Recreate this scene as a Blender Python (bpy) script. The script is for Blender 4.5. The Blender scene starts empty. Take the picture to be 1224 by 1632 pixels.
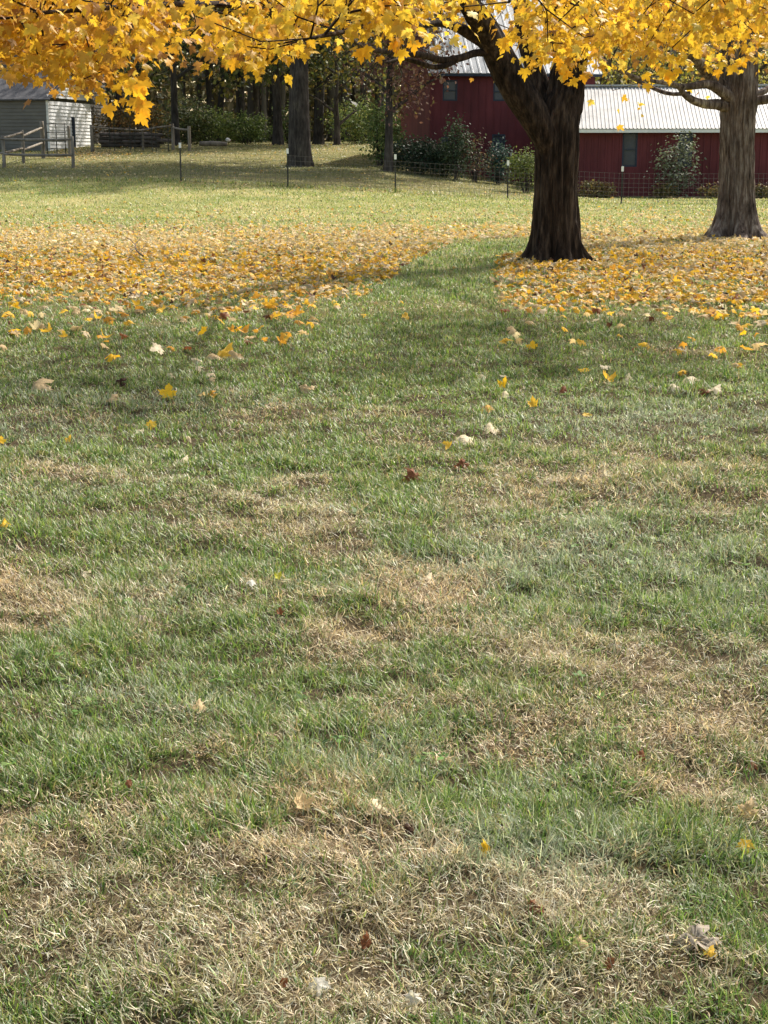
import bpy, math, random
import numpy as np
from mathutils import Vector, Matrix

R = math.radians
rng = np.random.default_rng(7)
random.seed(7)
scene = bpy.context.scene
COL = scene.collection

# ------------------------------------------------------------------ camera, sky, sun
F = 2400.0                       # focal length in photo pixels (1224 x 1632)
CAMZ = 1.55
PITCH = R(13.45)
cam_d = bpy.data.cameras.new('camera')
cam = bpy.data.objects.new('camera', cam_d)
COL.objects.link(cam)
cam_d.sensor_fit = 'VERTICAL'
cam_d.sensor_height = 36.0
cam_d.lens = 36.0 * F / 1632.0
cam_d.clip_start = 0.05
cam_d.clip_end = 2000
cam.location = (0, 0, CAMZ)
cam.rotation_euler = (math.pi / 2 - PITCH, 0, 0)
scene.camera = cam
scene.render.resolution_x = 768
scene.render.resolution_y = 1024

SUN_AZ, SUN_EL = R(38), R(48)
sdir = Vector((math.sin(SUN_AZ) * math.cos(SUN_EL), math.cos(SUN_AZ) * math.cos(SUN_EL), math.sin(SUN_EL)))
world = bpy.data.worlds.new('World')
scene.world = world
world.use_nodes = True
wn = world.node_tree.nodes
sky = wn.new('ShaderNodeTexSky')
sky.sky_type = 'NISHITA'
sky.sun_disc = False
sky.sun_elevation = SUN_EL
sky.sun_rotation = SUN_AZ
sky.air_density = 1.0
sky.dust_density = 2.5
sky_tint = wn.new('ShaderNodeMixRGB')          # warm tint added to take the blue out of the sky fill
sky_tint.blend_type = 'MULTIPLY'
sky_tint.inputs[0].default_value = 1
sky_tint.inputs[2].default_value = (1.08, .97, .80, 1)
world.node_tree.links.new(sky.outputs[0], sky_tint.inputs[1])
world.node_tree.links.new(sky_tint.outputs[0], wn['Background'].inputs[0])
wn['Background'].inputs[1].default_value = 0.15
sl = bpy.data.lights.new('sun', 'SUN')
sl.energy = 3.6
sl.angle = R(1.5)
sl.color = (1.0, 0.95, 0.87)
so = bpy.data.objects.new('sun', sl)
COL.objects.link(so)
so.rotation_euler = sdir.to_track_quat('Z', 'Y').to_euler()
scene.view_settings.view_transform = 'Standard'
scene.view_settings.look = 'None'
scene.view_settings.exposure = 1.05
scene.view_settings.gamma = 1.0

# ------------------------------------------------------------------ measuring helpers
CP, SP = math.cos(PITCH), math.sin(PITCH)


def at(px, py, Y):
    """world point at forward distance Y seen at photo pixel (px, py)"""
    a = (px - 612.0) / F
    b = (816.0 - py) / F
    dx, dy, dz = a, CP + b * SP, -SP + b * CP
    t = Y / dy
    return Vector((dx * t, Y, CAMZ + dz * t))


def proj(X, Y, Z):
    zz = Z - CAMZ
    d = Y * CP - zz * SP
    u = Y * SP + zz * CP
    return 612.0 + F * X / d, 816.0 - F * u / d


def xat(px, Y, z=0.0):
    d = Y * CP - (z - CAMZ) * SP
    return (px - 612.0) / F * d


def _hash(i, j, seed):
    h = (i.astype(np.int64) * 374761393 + j.astype(np.int64) * 668265263 + seed * 1442695041) & 0x7fffffff
    h = ((h ^ (h >> 13)) * 1274126177) & 0x7fffffff
    h = h ^ (h >> 16)
    return (h & 0xffff) / 65535.0


def vn(x, y, seed=0):
    x = np.asarray(x, dtype=float)
    y = np.asarray(y, dtype=float)
    i = np.floor(x)
    j = np.floor(y)
    fx = x - i
    fy = y - j
    fx = fx * fx * (3 - 2 * fx)
    fy = fy * fy * (3 - 2 * fy)
    i = i.astype(np.int64)
    j = j.astype(np.int64)
    a = _hash(i, j, seed)
    b = _hash(i + 1, j, seed)
    c = _hash(i, j + 1, seed)
    d = _hash(i + 1, j + 1, seed)
    return (a * (1 - fx) + b * fx) * (1 - fy) + (c * (1 - fx) + d * fx) * fy


def fbm(x, y, seed=0, o=3):
    s = 0
    t = 0
    for k in range(o):
        w = 0.55 ** k
        s = s + w * vn(x * 2.03 ** k + 17.3 * k, y * 2.03 ** k - 9.1 * k, seed + k)
        t += w
    return s / t


def sstep(a, b, x):
    t = np.clip((x - a) / (b - a), 0, 1)
    return t * t * (3 - 2 * t)


def terrain(X, Y, fine=True):
    X = np.asarray(X, dtype=float)
    Y = np.asarray(Y, dtype=float)
    s = np.interp(Y, [34, 40, 46.5, 54, 60, 68, 76, 100], [0, .22, .70, .88, 1.02, 1.45, 1.85, 2.2])
    xl = np.interp(Y, [46.5, 60], [-6.3, 1.0])
    A = np.clip((7.2 - X) / (7.2 - xl), 0, 1)
    z = A * s
    if fine:
        k = np.clip(1.2 - Y / 40.0, 0.15, 1)
        z = z + k * (0.05 * (fbm(X * .7, Y * .7, 5, 2) - .5) + 0.060 * (fbm(X * 3.3, Y * 3.3, 9, 2) - .5) + 0.034 * (fbm(X * 8, Y * 8, 19, 2) - .5) - .02 * (1 - np.clip((fbm(X * 5.5, Y * 5.5, 177, 2) - .2) * 6, 0, 1)))
    return z


def tz(x, y, fine=True):
    return float(terrain(x, y, fine))


def ground(px, py):
    """where the ray through a photo pixel meets the ground"""
    Y = 1.2
    while Y < 120:
        p = at(px, py, Y)
        if p.z < tz(p.x, Y):
            break
        Y *= 1.01
    a, b = Y / 1.01, Y
    for _ in range(18):
        m = (a + b) / 2
        p = at(px, py, m)
        if p.z < tz(p.x, m):
            b = m
        else:
            a = m
    p = at(px, py, a)
    return Vector((p.x, p.y, tz(p.x, p.y)))


# ------------------------------------------------------------------ mesh helpers
def mesh_arrays(name, V, Fc, colors=None, smooth=False):
    """V (n,3), Fc (m,3) or (m,4) ints, colors (n,3)"""
    me = bpy.data.meshes.new(name)
    V = np.ascontiguousarray(V, dtype=np.float32)
    k = Fc.shape[1]
    m = Fc.shape[0]
    me.vertices.add(len(V))
    me.vertices.foreach_set('co', V.ravel())
    me.loops.add(m * k)
    me.loops.foreach_set('vertex_index', np.ascontiguousarray(Fc, dtype=np.int32).ravel())
    me.polygons.add(m)
    me.polygons.foreach_set('loop_start', np.arange(0, m * k, k, dtype=np.int32))
    try:
        me.polygons.foreach_set('loop_total', np.full(m, k, dtype=np.int32))
    except Exception:
        pass
    if smooth:
        me.polygons.foreach_set('use_smooth', np.ones(m, dtype=bool))
    me.update(calc_edges=True)
    if colors is not None:
        at_ = me.color_attributes.new('tint', 'FLOAT_COLOR', 'POINT')
        c4 = np.ones((len(V), 4), dtype=np.float32)
        c4[:, :3] = colors
        at_.data.foreach_set('color', c4.ravel())
    return me


class MB:
    """collects shapes into ONE mesh"""

    def __init__(self):
        self.v = []
        self.f = []
        self.sm = []

    def add(self, verts, faces, smooth=False):
        b = len(self.v)
        self.v += [tuple(v) for v in verts]
        self.f += [tuple(b + i for i in f) for f in faces]
        self.sm += [smooth] * len(faces)

    def box(self, c, s, M=None):
        hx, hy, hz = s[0] / 2, s[1] / 2, s[2] / 2
        vs = []
        for sx, sy, sz in [(-1, -1, -1), (1, -1, -1), (1, 1, -1), (-1, 1, -1), (-1, -1, 1), (1, -1, 1), (1, 1, 1), (-1, 1, 1)]:
            p = Vector((c[0] + sx * hx, c[1] + sy * hy, c[2] + sz * hz))
            vs.append(M @ p if M else p)
        self.add(vs, [(0, 3, 2, 1), (4, 5, 6, 7), (0, 1, 5, 4), (1, 2, 6, 5), (2, 3, 7, 6), (3, 0, 4, 7)])

    def bar(self, a, b, w, h=None, n=4):
        """prism with n sides from a to b, half widths w, h"""
        h = h or w
        a = Vector(a)
        b = Vector(b)
        d = (b - a).normalized()
        up = Vector((0, 0, 1)) if abs(d.z) < .9 else Vector((0, 1, 0))
        s = d.cross(up).normalized()
        u = s.cross(d).normalized()
        vs = []
        for p in (a, b):
            for k in range(n):
                an = 2 * math.pi * (k + .5) / n
                q = 1.4142 if n == 4 else 1
                vs.append(p + s * (math.cos(an) * w * q) + u * (math.sin(an) * h * q))
        fs = [tuple(range(n - 1, -1, -1)), tuple(range(n, 2 * n))]
        for k in range(n):
            k2 = (k + 1) % n
            fs.append((k, k2, n + k2, n + k))
        self.add(vs, fs, n > 5)

    def build(self, name, m, parent=None):
        me = bpy.data.meshes.new(name)
        me.from_pydata([tuple(v) for v in self.v], [], self.f)
        me.polygons.foreach_set('use_smooth', np.array(self.sm, dtype=bool))
        me.update()
        return link(name, me, m, parent)


def link(name, me, m=None, parent=None):
    if m is not None:
        me.materials.append(m)
    o = bpy.data.objects.new(name, me)
    COL.objects.link(o)
    if parent is not None:
        o.parent = parent
        o.matrix_parent_inverse = Matrix.Translation(parent.location).inverted()
    return o


def tag(o, label=None, cat=None, group=None, kind=None):
    if label:
        o['label'] = label
    if cat:
        o['category'] = cat
    if group:
        o['group'] = group
    if kind:
        o['kind'] = kind
    return o


def empty(name, loc, label, cat, group=None):
    o = bpy.data.objects.new(name, None)
    o.empty_display_size = .2
    o.location = loc
    COL.objects.link(o)
    return tag(o, label, cat, group)


# ------------------------------------------------------------------ materials
def new_mat(name):
    m = bpy.data.materials.new(name)
    m.use_nodes = True
    nt = m.node_tree
    return m, nt, nt.nodes, nt.links, nt.nodes['Principled BSDF']


def ramp(nodes, stops):
    r = nodes.new('ShaderNodeValToRGB')
    e = r.color_ramp.elements
    while len(e) < len(stops):
        e.new(.5)
    for k, (p, c) in enumerate(stops):
        e[k].position = p
        e[k].color = (*c, 1)
    return r


def noise_mat(name, stops, scale, rough=.8, stretch=(1, 1, 1), bump=0.0, bdist=.02, bscale=None, detail=6, metallic=0, spec=.3):
    m, nt, N, L, P = new_mat(name)
    tc = N.new('ShaderNodeTexCoord')
    mp = N.new('ShaderNodeMapping')
    mp.inputs['Scale'].default_value = stretch
    L.new(tc.outputs['Object'], mp.inputs[0])
    ns = N.new('ShaderNodeTexNoise')
    ns.inputs['Scale'].default_value = scale
    ns.inputs['Detail'].default_value = detail
    ns.inputs['Roughness'].default_value = .62
    L.new(mp.outputs[0], ns.inputs[0])
    r = ramp(N, stops)
    L.new(ns.outputs[0], r.inputs[0])
    L.new(r.outputs[0], P.inputs['Base Color'])
    P.inputs['Roughness'].default_value = rough
    P.inputs['Metallic'].default_value = metallic
    P.inputs['Specular IOR Level'].default_value = spec
    if bump:
        n2 = N.new('ShaderNodeTexNoise')
        n2.inputs['Scale'].default_value = bscale or scale * 3
        n2.inputs['Detail'].default_value = 8
        L.new(mp.outputs[0], n2.inputs[0])
        b = N.new('ShaderNodeBump')
        b.inputs['Strength'].default_value = bump
        b.inputs['Distance'].default_value = bdist
        L.new(n2.outputs[0], b.inputs['Height'])
        L.new(b.outputs[0], P.inputs['Normal'])
    return m


def leaf_mat(name, color=None, rough=.5, trans=.45, spec=.35, var=0.0, tgain=1.25, veins=False):
    """thin leaf: glossy reflecting side plus light through it; colour from the mesh tint or fixed"""
    m, nt, N, L, P = new_mat(name)
    out = N['Material Output']
    if color is None:
        a = N.new('ShaderNodeVertexColor')
        a.layer_name = 'tint'
        csock = a.outputs[0]
    else:
        tc = N.new('ShaderNodeTexCoord')
        ns = N.new('ShaderNodeTexNoise')
        ns.inputs['Scale'].default_value = 28
        ns.inputs['Detail'].default_value = 4
        L.new(tc.outputs['Object'], ns.inputs[0])
        c = color
        r = ramp(N, [(.32, tuple(x * (1 - var) for x in c)), (.5, c), (.72, tuple(min(1, x * (1 + var * .5)) for x in c))])
        L.new(ns.outputs[0], r.inputs[0])
        csock = r.outputs[0]
    L.new(csock, P.inputs['Base Color'])
    P.inputs['Roughness'].default_value = rough
    P.inputs['Specular IOR Level'].default_value = spec
    tr = N.new('ShaderNodeBsdfTranslucent')
    g = N.new('ShaderNodeMixRGB')
    g.blend_type = 'MULTIPLY'
    g.inputs[0].default_value = 1
    g.inputs[2].default_value = (tgain, tgain, tgain * .8, 1)
    L.new(csock, g.inputs[1])
    L.new(g.outputs[0], tr.inputs[0])
    mx = N.new('ShaderNodeMixShader')
    mx.inputs[0].default_value = trans
    L.new(P.outputs[0], mx.inputs[1])
    L.new(tr.outputs[0], mx.inputs[2])
    L.new(mx.outputs[0], out.inputs[0])
    return m


def bark_mat(name, dark, mid, light, scale=9):
    m, nt, N, L, P = new_mat(name)
    tc = N.new('ShaderNodeTexCoord')
    mp = N.new('ShaderNodeMapping')
    mp.inputs['Scale'].default_value = (1, 1, .16)
    L.new(tc.outputs['Object'], mp.inputs[0])
    ns = N.new('ShaderNodeTexNoise')
    ns.inputs['Scale'].default_value = scale * 2.4
    ns.inputs['Detail'].default_value = 9
    ns.inputs['Roughness'].default_value = .68
    L.new(mp.outputs[0], ns.inputs[0])
    n3 = N.new('ShaderNodeTexNoise')
    n3.inputs['Scale'].default_value = 2.2
    n3.inputs['Detail'].default_value = 5
    L.new(tc.outputs['Object'], n3.inputs[0])
    r = ramp(N, [(.33, dark), (.5, mid), (.70, light)])
    L.new(ns.outputs[0], r.inputs[0])
    r2 = ramp(N, [(.35, (.6, .6, .6)), (.6, (1.0, 1.0, 1.0)), (.75, (1.3, 1.35, 1.2))])
    L.new(n3.outputs[0], r2.inputs[0])
    mu = N.new('ShaderNodeMixRGB')
    mu.blend_type = 'MULTIPLY'
    mu.inputs[0].default_value = 1
    L.new(r.outputs[0], mu.inputs[1])
    L.new(r2.outputs[0], mu.inputs[2])
    L.new(mu.outputs[0], P.inputs['Base Color'])
    P.inputs['Roughness'].default_value = .92
    P.inputs['Specular IOR Level'].default_value = .15
    b = N.new('ShaderNodeBump')
    b.inputs['Strength'].default_value = .9
    b.inputs['Distance'].default_value = .03
    L.new(ns.outputs[0], b.inputs['Height'])
    L.new(b.outputs[0], P.inputs['Normal'])
    return m


M = {}
M['soil'] = None
M['grass'] = leaf_mat('grass_blade', None, rough=.42, trans=.36, spec=.38, tgain=1.3)
M['autumn'] = leaf_mat('autumn_leaf', None, rough=.5, trans=.45, spec=.22, tgain=1.12)
M['foliage'] = leaf_mat('far_foliage', None, rough=.6, trans=.25, spec=.2, tgain=1.1)
M['litter'] = leaf_mat('litter_leaf', None, rough=.65, trans=.25, spec=.25, tgain=1.1)
M['bark_dark'] = bark_mat('dark_maple_bark', (.006, .004, .003), (.040, .026, .018), (.13, .09, .062), 6.5)
M['bark_grey'] = bark_mat('grey_maple_bark', (.022, .016, .013), (.14, .105, .088), (.38, .33, .29), 6)
M['bark_far'] = bark_mat('far_bark', (.03, .025, .022), (.07, .058, .05), (.13, .11, .095), 5)
M['bark_black'] = bark_mat('dark_woodland_bark', (.025, .022, .021), (.055, .048, .044), (.10, .09, .082), 5)  # darker tone than the other distant bark
M['red_wall'] = noise_mat('red_barn_paint', [(.3, (.085, .018, .020)), (.5, (.12, .024, .028)), (.75, (.18, .038, .04))], 1.4,
                          rough=.75, stretch=(1, 1, .35), bump=.25, bdist=.01, bscale=12)
M['red_wall2'] = noise_mat('red_shed_paint', [(.3, (.085, .018, .020)), (.5, (.12, .024, .028)), (.78, (.19, .042, .045))], 1.1,
                           rough=.72, stretch=(1, 1, .4), bump=.25, bdist=.008, bscale=14)
M['roof_white'] = noise_mat('white_metal_roof', [(.3, (.24, .24, .235)), (.5, (.35, .35, .345)), (.75, (.42, .42, .41))], 1.6, rough=.45,
                            metallic=.0, spec=.5, bump=.1, bscale=4)
M['roof_blue'] = noise_mat('blue_grey_metal_roof', [(.3, (.15, .17, .20)), (.5, (.24, .27, .31)), (.8, (.32, .35, .39))], .8, rough=.45, spec=.5)
M['roof_dark'] = noise_mat('asphalt_shingle', [(.3, (.05, .05, .055)), (.6, (.09, .088, .092)), (.8, (.12, .12, .12))], 6, rough=.9, bump=.4, bscale=20)
M['glass_dark'] = noise_mat('dark_window_glass', [(.3, (.022, .032, .048)), (.7, (.045, .06, .085))], 1.5, rough=.18, spec=.5)
M['trim_dark'] = noise_mat('dark_blue_window_frame', [(.3, (.018, .026, .045)), (.7, (.03, .042, .065))], 4, rough=.6)
M['trim_white'] = noise_mat('white_trim', [(.3, (.6, .6, .58)), (.7, (.8, .8, .78))], 5, rough=.6)
M['siding'] = noise_mat('pale_lap_siding', [(.3, (.68, .68, .67)), (.6, (.80, .80, .79)), (.8, (.86, .86, .85))], 2.0, rough=.6, stretch=(.4, .4, 1))
M['siding_shade_grey'] = noise_mat('shade_grey_lap_siding', [(.3, (.11, .10, .088)), (.6, (.15, .14, .122)), (.8, (.19, .175, .155))], 2.0, rough=.65, stretch=(.4, .4, 1))  # darker copy of the pale siding, shade put into the colour; also on the house
M['wood'] = noise_mat('weathered_fence_wood', [(.3, (.10, .085, .07)), (.55, (.22, .19, .155)), (.8, (.38, .34, .29))], 5, rough=.9,
                      stretch=(1, 1, .3), bump=.5, bdist=.01)
M['wood_dark'] = noise_mat('old_cut_logs', [(.3, (.04, .035, .03)), (.6, (.12, .10, .09)), (.8, (.22, .2, .18))], 4, rough=.95, bump=.5)
M['steel'] = noise_mat('dark_green_steel', [(.3, (.018, .022, .018)), (.7, (.05, .05, .045))], 12, rough=.6)
M['wire'] = noise_mat('galvanised_wire', [(.3, (.12, .10, .10)), (.7, (.22, .20, .19))], 10, rough=.5, metallic=.4)
M['tip_white'] = noise_mat('white_post_tip', [(.3, (.72, .72, .7)), (.7, (.85, .85, .83))], 10, rough=.5)
M['twig'] = noise_mat('fallen_twig_bark', [(.3, (.05, .035, .025)), (.7, (.14, .10, .07))], 20, rough=.9)
M['stone'] = noise_mat('pale_stone', [(.3, (.45, .43, .40)), (.7, (.75, .73, .70))], 8, rough=.8)


# ------------------------------------------------------------------ lawn colour map: dry, green and bleached patches
STRAW = [(490, 830, 170, 60, 1), (520, 880, 95, 30, .9), (60, 935, 140, 45, .9), (110, 750, 90, 16, .9), (100, 668, 85, 14, .8),
         (560, 662, 130, 18, .7), (900, 765, 270, 55, .75), (930, 712, 130, 16, .8), (830, 800, 90, 25, .6), (1150, 770, 110, 50, .6),
         (700, 950, 130, 60, .85), (1000, 1075, 230, 50, 1), (1150, 1150, 140, 50, 1), (1090, 1235, 140, 38, 1), (610, 1010, 210, 30, .6),
         (400, 1175, 130, 50, .7), (370, 1255, 240, 55, .8), (120, 1340, 190, 60, .85), (500, 1370, 270, 70, 1), (330, 1480, 380, 80, .9),
         (760, 1460, 260, 60, 1), (600, 1590, 560, 60, .9), (1000, 1570, 200, 50, .8), (30, 1275, 90, 30, .9), (820, 1180, 180, 30, .4),
         (650, 488, 110, 12, .6), (1120, 565, 110, 14, .6), (420, 630, 90, 10, .4), (1200, 1120, 60, 40, .9), (350, 1615, 480, 55, 1), (900, 1390, 60, 20, .5),
         (300, 760, 120, 20, .5), (180, 820, 80, 18, .5), (240, 930, 80, 15, .6), (860, 860, 60, 20, .4), (1000, 500, 200, 14, .3),
         (640, 1190, 60, 20, .3)]
GREEN = [(370, 885, 110, 45, 1), (120, 1010, 150, 35, .8), (450, 1115, 170, 40, .9), (720, 1085, 120, 30, .8), (140, 1180, 130, 50, .8),
         (930, 1300, 90, 45, 1), (1190, 1450, 60, 110, .9), (170, 860, 160, 25, .7), (640, 830, 50, 40, 1), (600, 560, 300, 40, .8),
         (400, 600, 260, 20, .6), (680, 1240, 160, 45, .7), (60, 1060, 70, 40, .5), (970, 950, 200, 50, .6), (300, 1000, 90, 30, .7),
         (250, 1560, 90, 20, .4), (60, 1600, 90, 40, .6), (480, 720, 160, 20, .5), (1000, 590, 240, 18, .5), (160, 720, 60, 10, .6),
         (850, 1100, 40, 20, .7), (690, 430, 110, 45, 1.6), (640, 520, 200, 20, .8)]
BLUE = [(900, 900, 270, 75, .9), (1040, 670, 200, 28, .9), (600, 1200, 170, 50, .7), (850, 1370, 230, 55, 1), (200, 640, 220, 22, .5),
        (60, 690, 90, 25, .6), (1150, 930, 110, 60, .7), (450, 1400, 120, 50, .3), (250, 950, 130, 25, .4), (1180, 1030, 50, 40, .6),
        (830, 1240, 160, 40, .6), (60, 800, 90, 22, .4), (1170, 1360, 60, 80, .5), (250, 1110, 140, 40, .5), (560, 930, 120, 20, .5)]


def ell(px, py, L):
    s = np.zeros_like(px)
    for cx, cy, rx, ry, w in L:
        d = ((px - cx) / rx) ** 2 + ((py - cy) / ry) ** 2
        s = np.maximum(s, w * np.exp(-d * .8))
    return s


def lawn_masks(X, Y):
    px, py = proj(X, Y, terrain(X, Y, False))
    n1 = fbm(X * 2.1, Y * 2.1, 31, 3)
    n2 = fbm(X * 6.0, Y * 6.0, 41, 2)
    wx = (fbm(X * 1.7, Y * 1.7, 51, 2) - .5) * 120
    wy = (fbm(X * 1.7, Y * 1.7, 61, 2) - .5) * 70 * np.clip((py - 500) / 500, .2, 1)
    st = ell(px + wx, py + wy, STRAW)
    gr = ell(px + wx, py + wy, GREEN)
    bl = ell(px + wx, py + wy, BLUE)
    n4 = fbm(X * 14, Y * 14, 43, 2)
    st = np.clip(st * .95 + (n1 - .5) * .9 + (n2 - .5) * 1.1 + (n4 - .5) * .9 - gr * .5 + .08 - .28 * sstep(5.5, 9, Y), 0, 1)
    bl = np.clip(bl + (n2 - .5) * .5 - gr * .3, 0, 1)
    return px, py, st, gr, bl


# ------------------------------------------------------------------ ground sheet
ys = np.concatenate([np.arange(-12, 1.6, .6), np.arange(1.6, 15, .09), np.arange(15, 50, .3), np.arange(50, 110, 1.2), np.arange(110, 700, 25)])
xs_n = np.concatenate([np.arange(-7, 7.01, .09)])
xs = np.concatenate([np.arange(-500, -60, 20), np.arange(-60, -7, .9), xs_n, np.arange(7.4, 60, .9), np.arange(60, 501, 20)])
GX, GY = np.meshgrid(xs, ys)
GZ = terrain(GX, GY)
nx, ny = len(xs), len(ys)
V = np.stack([GX.ravel(), GY.ravel(), GZ.ravel()], 1)
idx = np.arange(nx * ny).reshape(ny, nx)
Fc = np.stack([idx[:-1, :-1].ravel(), idx[:-1, 1:].ravel(), idx[1:, 1:].ravel(), idx[1:, :-1].ravel()], 1)
px_, py_, st_, gr_, bl_ = lawn_masks(V[:, 0], np.maximum(V[:, 1], 1.5))
tcol = np.array([.065, .050, .030])[None] * np.ones((len(V), 3))
far = sstep(8, 26, V[:, 1])[:, None]
g1 = np.array([.17, .19, .06])
g2 = np.array([.33, .29, .13])
q = fbm(V[:, 0] * .9, V[:, 1] * .9, 77, 3)[:, None]
q = np.clip((q - .35) * 2.2, 0, 1)
tcol = tcol * (1 - far) + (g1 * (1 - q) + g2 * q) * far
tcol = tcol * (1 + .5 * st_[:, None] * (1 - far))
bk = (sstep(45, 50, V[:, 1]) * sstep(7, 4, V[:, 0]))[:, None]  # bank ground: leaf-litter tone, plus shade darkened into the colour
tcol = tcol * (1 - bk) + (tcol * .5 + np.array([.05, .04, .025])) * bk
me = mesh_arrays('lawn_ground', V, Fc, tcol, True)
m, nt, N, L, P = new_mat('thatch_and_soil')
a = N.new('ShaderNodeVertexColor')
a.layer_name = 'tint'
geo = N.new('ShaderNodeNewGeometry')
ns = N.new('ShaderNodeTexNoise')
ns.inputs['Scale'].default_value = 38
ns.inputs['Detail'].default_value = 8
ns.inputs['Roughness'].default_value = .75
L.new(geo.outputs['Position'], ns.inputs[0])
r = ramp(N, [(.3, (.45, .45, .45)), (.5, (1, 1, 1)), (.68, (1.7, 1.6, 1.4))])
L.new(ns.outputs[0], r.inputs[0])
mu = N.new('ShaderNodeMixRGB')
mu.blend_type = 'MULTIPLY'
mu.inputs[0].default_value = 1
L.new(a.outputs[0], mu.inputs[1])
L.new(r.outputs[0], mu.inputs[2])
L.new(mu.outputs[0], P.inputs['Base Color'])
P.inputs['Roughness'].default_value = 1
P.inputs['Specular IOR Level'].default_value = .05
b = N.new('ShaderNodeBump')
b.inputs['Strength'].default_value = .8
b.inputs['Distance'].default_value = .02
L.new(ns.outputs[0], b.inputs['Height'])
L.new(b.outputs[0], P.inputs['Normal'])
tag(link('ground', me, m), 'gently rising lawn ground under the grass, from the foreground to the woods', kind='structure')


# ------------------------------------------------------------------ grass blades
def scatter(rho, y0, y1, half=.262, pad=.5):
    """random points in the wedge the photograph can see (plus a margin), rho per m2"""
    A = half * (y1 * y1 - y0 * y0) + 2 * pad * (y1 - y0)
    n = int(rho * A)
    y = np.empty(0)
    while len(y) < n:
        c = rng.uniform(y0, y1, n * 2)
        w = (half * c + pad) / (half * y1 + pad)
        y = np.concatenate([y, c[rng.random(n * 2) < w]])
    y = y[:n]
    x = rng.uniform(-1, 1, n) * (half * y + pad)
    return x, y


pts = []
for y0, y1, rho in [(1.6, 4, 26000), (4, 5.5, 19000), (5.5, 8, 11000), (8, 11, 4300), (11, 14, 2500), (14, 19, 1250), (19, 26, 560),
                    (26, 36, 290), (36, 48, 170), (48, 62, 75), (62, 80, 40)]:
    pts.append(scatter(rho, y0, y1))
BX = np.concatenate([p[0] for p in pts])
BY = np.concatenate([p[1] for p in pts])
keep = ~((BY > 52) & (BX > 6.5))
BX, BY = BX[keep], BY[keep]
# blades gather into tussocks
clump = fbm(BX * 9, BY * 9, 88, 2)
hole = fbm(BX * 5.5, BY * 5.5, 177, 2)
keep = (rng.random(len(BX)) < np.clip((hole - .15) * 8, .5, 1)) | (BY > 9)
BX, BY, clump = BX[keep], BY[keep], clump[keep]
keep = (rng.random(len(BX)) < np.clip(.55 + (clump - .3) * 2.0, .5, 1)) | (BY > 10)
BX, BY, clump = BX[keep], BY[keep], clump[keep]
nb = len(BX)
BZ = terrain(BX, BY)
px_, py_, st, gr, bl = lawn_masks(BX, BY)
lod = np.maximum(1, BY / 4.5)
u = rng.random(nb)
dead = u < np.clip(.10 + st * .80 - .12 * gr, 0.06, .90)
tuss = fbm(BX * 3.1, BY * 3.1, 99, 2)
Ln = (.026 + .034 * rng.random(nb) + .12 * np.clip(tuss - .48, 0, 1) + .030 * gr * rng.random(nb)) * np.where(dead, .85, 1.0)
Ln *= 1 + .12 * (lod - 1) * .5
Ln = np.minimum(Ln, .085 + .02 * rng.random(nb))
short = dead & (rng.random(nb) < .5)
Ln[short] *= .5
Ln *= .9
hl = (rng.random(nb) < .015) & (BY < 14)
Ln[hl] *= 1.5
fl = np.exp(-((BY - 46.5) / .25) ** 2)
Ln *= 1 + 1.6 * fl
W = (.0008 + .0008 * rng.random(nb)) * lod ** .85 * np.where(dead, .95, 1.1)
comb = fbm(BX * 4.5, BY * 4.5, 111, 2) * 6 * math.pi
az = np.where(rng.random(nb) < .55, rng.uniform(0, 6.283, nb), comb + rng.normal(0, 1.2, nb))
lean = np.where(dead, rng.uniform(.6, 1.5, nb), rng.uniform(.1, 1.3, nb))
bend = np.where(dead, rng.uniform(-.8, 1.2, nb), rng.uniform(.1, 1.3, nb))
daz = np.where(dead, rng.normal(0, .75, nb), rng.normal(0, .32, nb))
pos = np.stack([BX, BY, BZ + np.where(dead, rng.uniform(0, .018, nb), -.003)], 1)
nv = 7
VV = np.zeros((nb, nv, 3))
wt = [1.0, .92, .62]
cur = pos.copy()
for s in range(4):
    aa = az + daz * s
    le = lean + bend * s / 3.0
    side = np.stack([-np.sin(aa), np.cos(aa), .35 * np.sin(aa * 3 + s)], 1)
    if s < 3:
        VV[:, 2 * s] = cur - side * (W * wt[s])[:, None]
        VV[:, 2 * s + 1] = cur + side * (W * wt[s])[:, None]
    else:
        VV[:, 6] = cur
    st3 = Ln / 3
    d = np.stack([np.cos(aa) * np.sin(le), np.sin(aa) * np.sin(le), np.cos(le)], 1)
    cur = cur + d * st3[:, None]
    zmin = BZ + .003
    cur[:, 2] = np.maximum(cur[:, 2], zmin)
G = np.array([[.055, .125, .018], [.095, .185, .028], [.150, .250, .045], [.24, .32, .07]])
BLU = np.array([[.18, .24, .12], [.27, .33, .19], [.38, .42, .29]])
S = np.array([[.46, .38, .22], [.56, .48, .30], [.38, .30, .17], [.26, .18, .10], [.66, .59, .42], [.50, .37, .22]])
ci = G[rng.integers(0, 4, nb)]
usebl = rng.random(nb) < np.clip(bl * .95 + .09, 0, 1)
ci[usebl] = BLU[rng.integers(0, 3, usebl.sum())]
olive = (~usebl) & (rng.random(nb) < .15 + .35 * st)
ci[olive] = np.array([.20, .19, .065]) * rng.uniform(.7, 1.2, (olive.sum(), 1))
warm = fbm(BX * 1.1, BY * 1.1, 131, 2)
sidx = rng.integers(0, 6, nb)
ci[dead] = S[sidx[dead]]
ci[dead] *= (1 + (warm[dead, None] - .5) * np.array([.3, .05, -.1]))
ci *= rng.uniform(.42, 1.5, (nb, 1))
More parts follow.
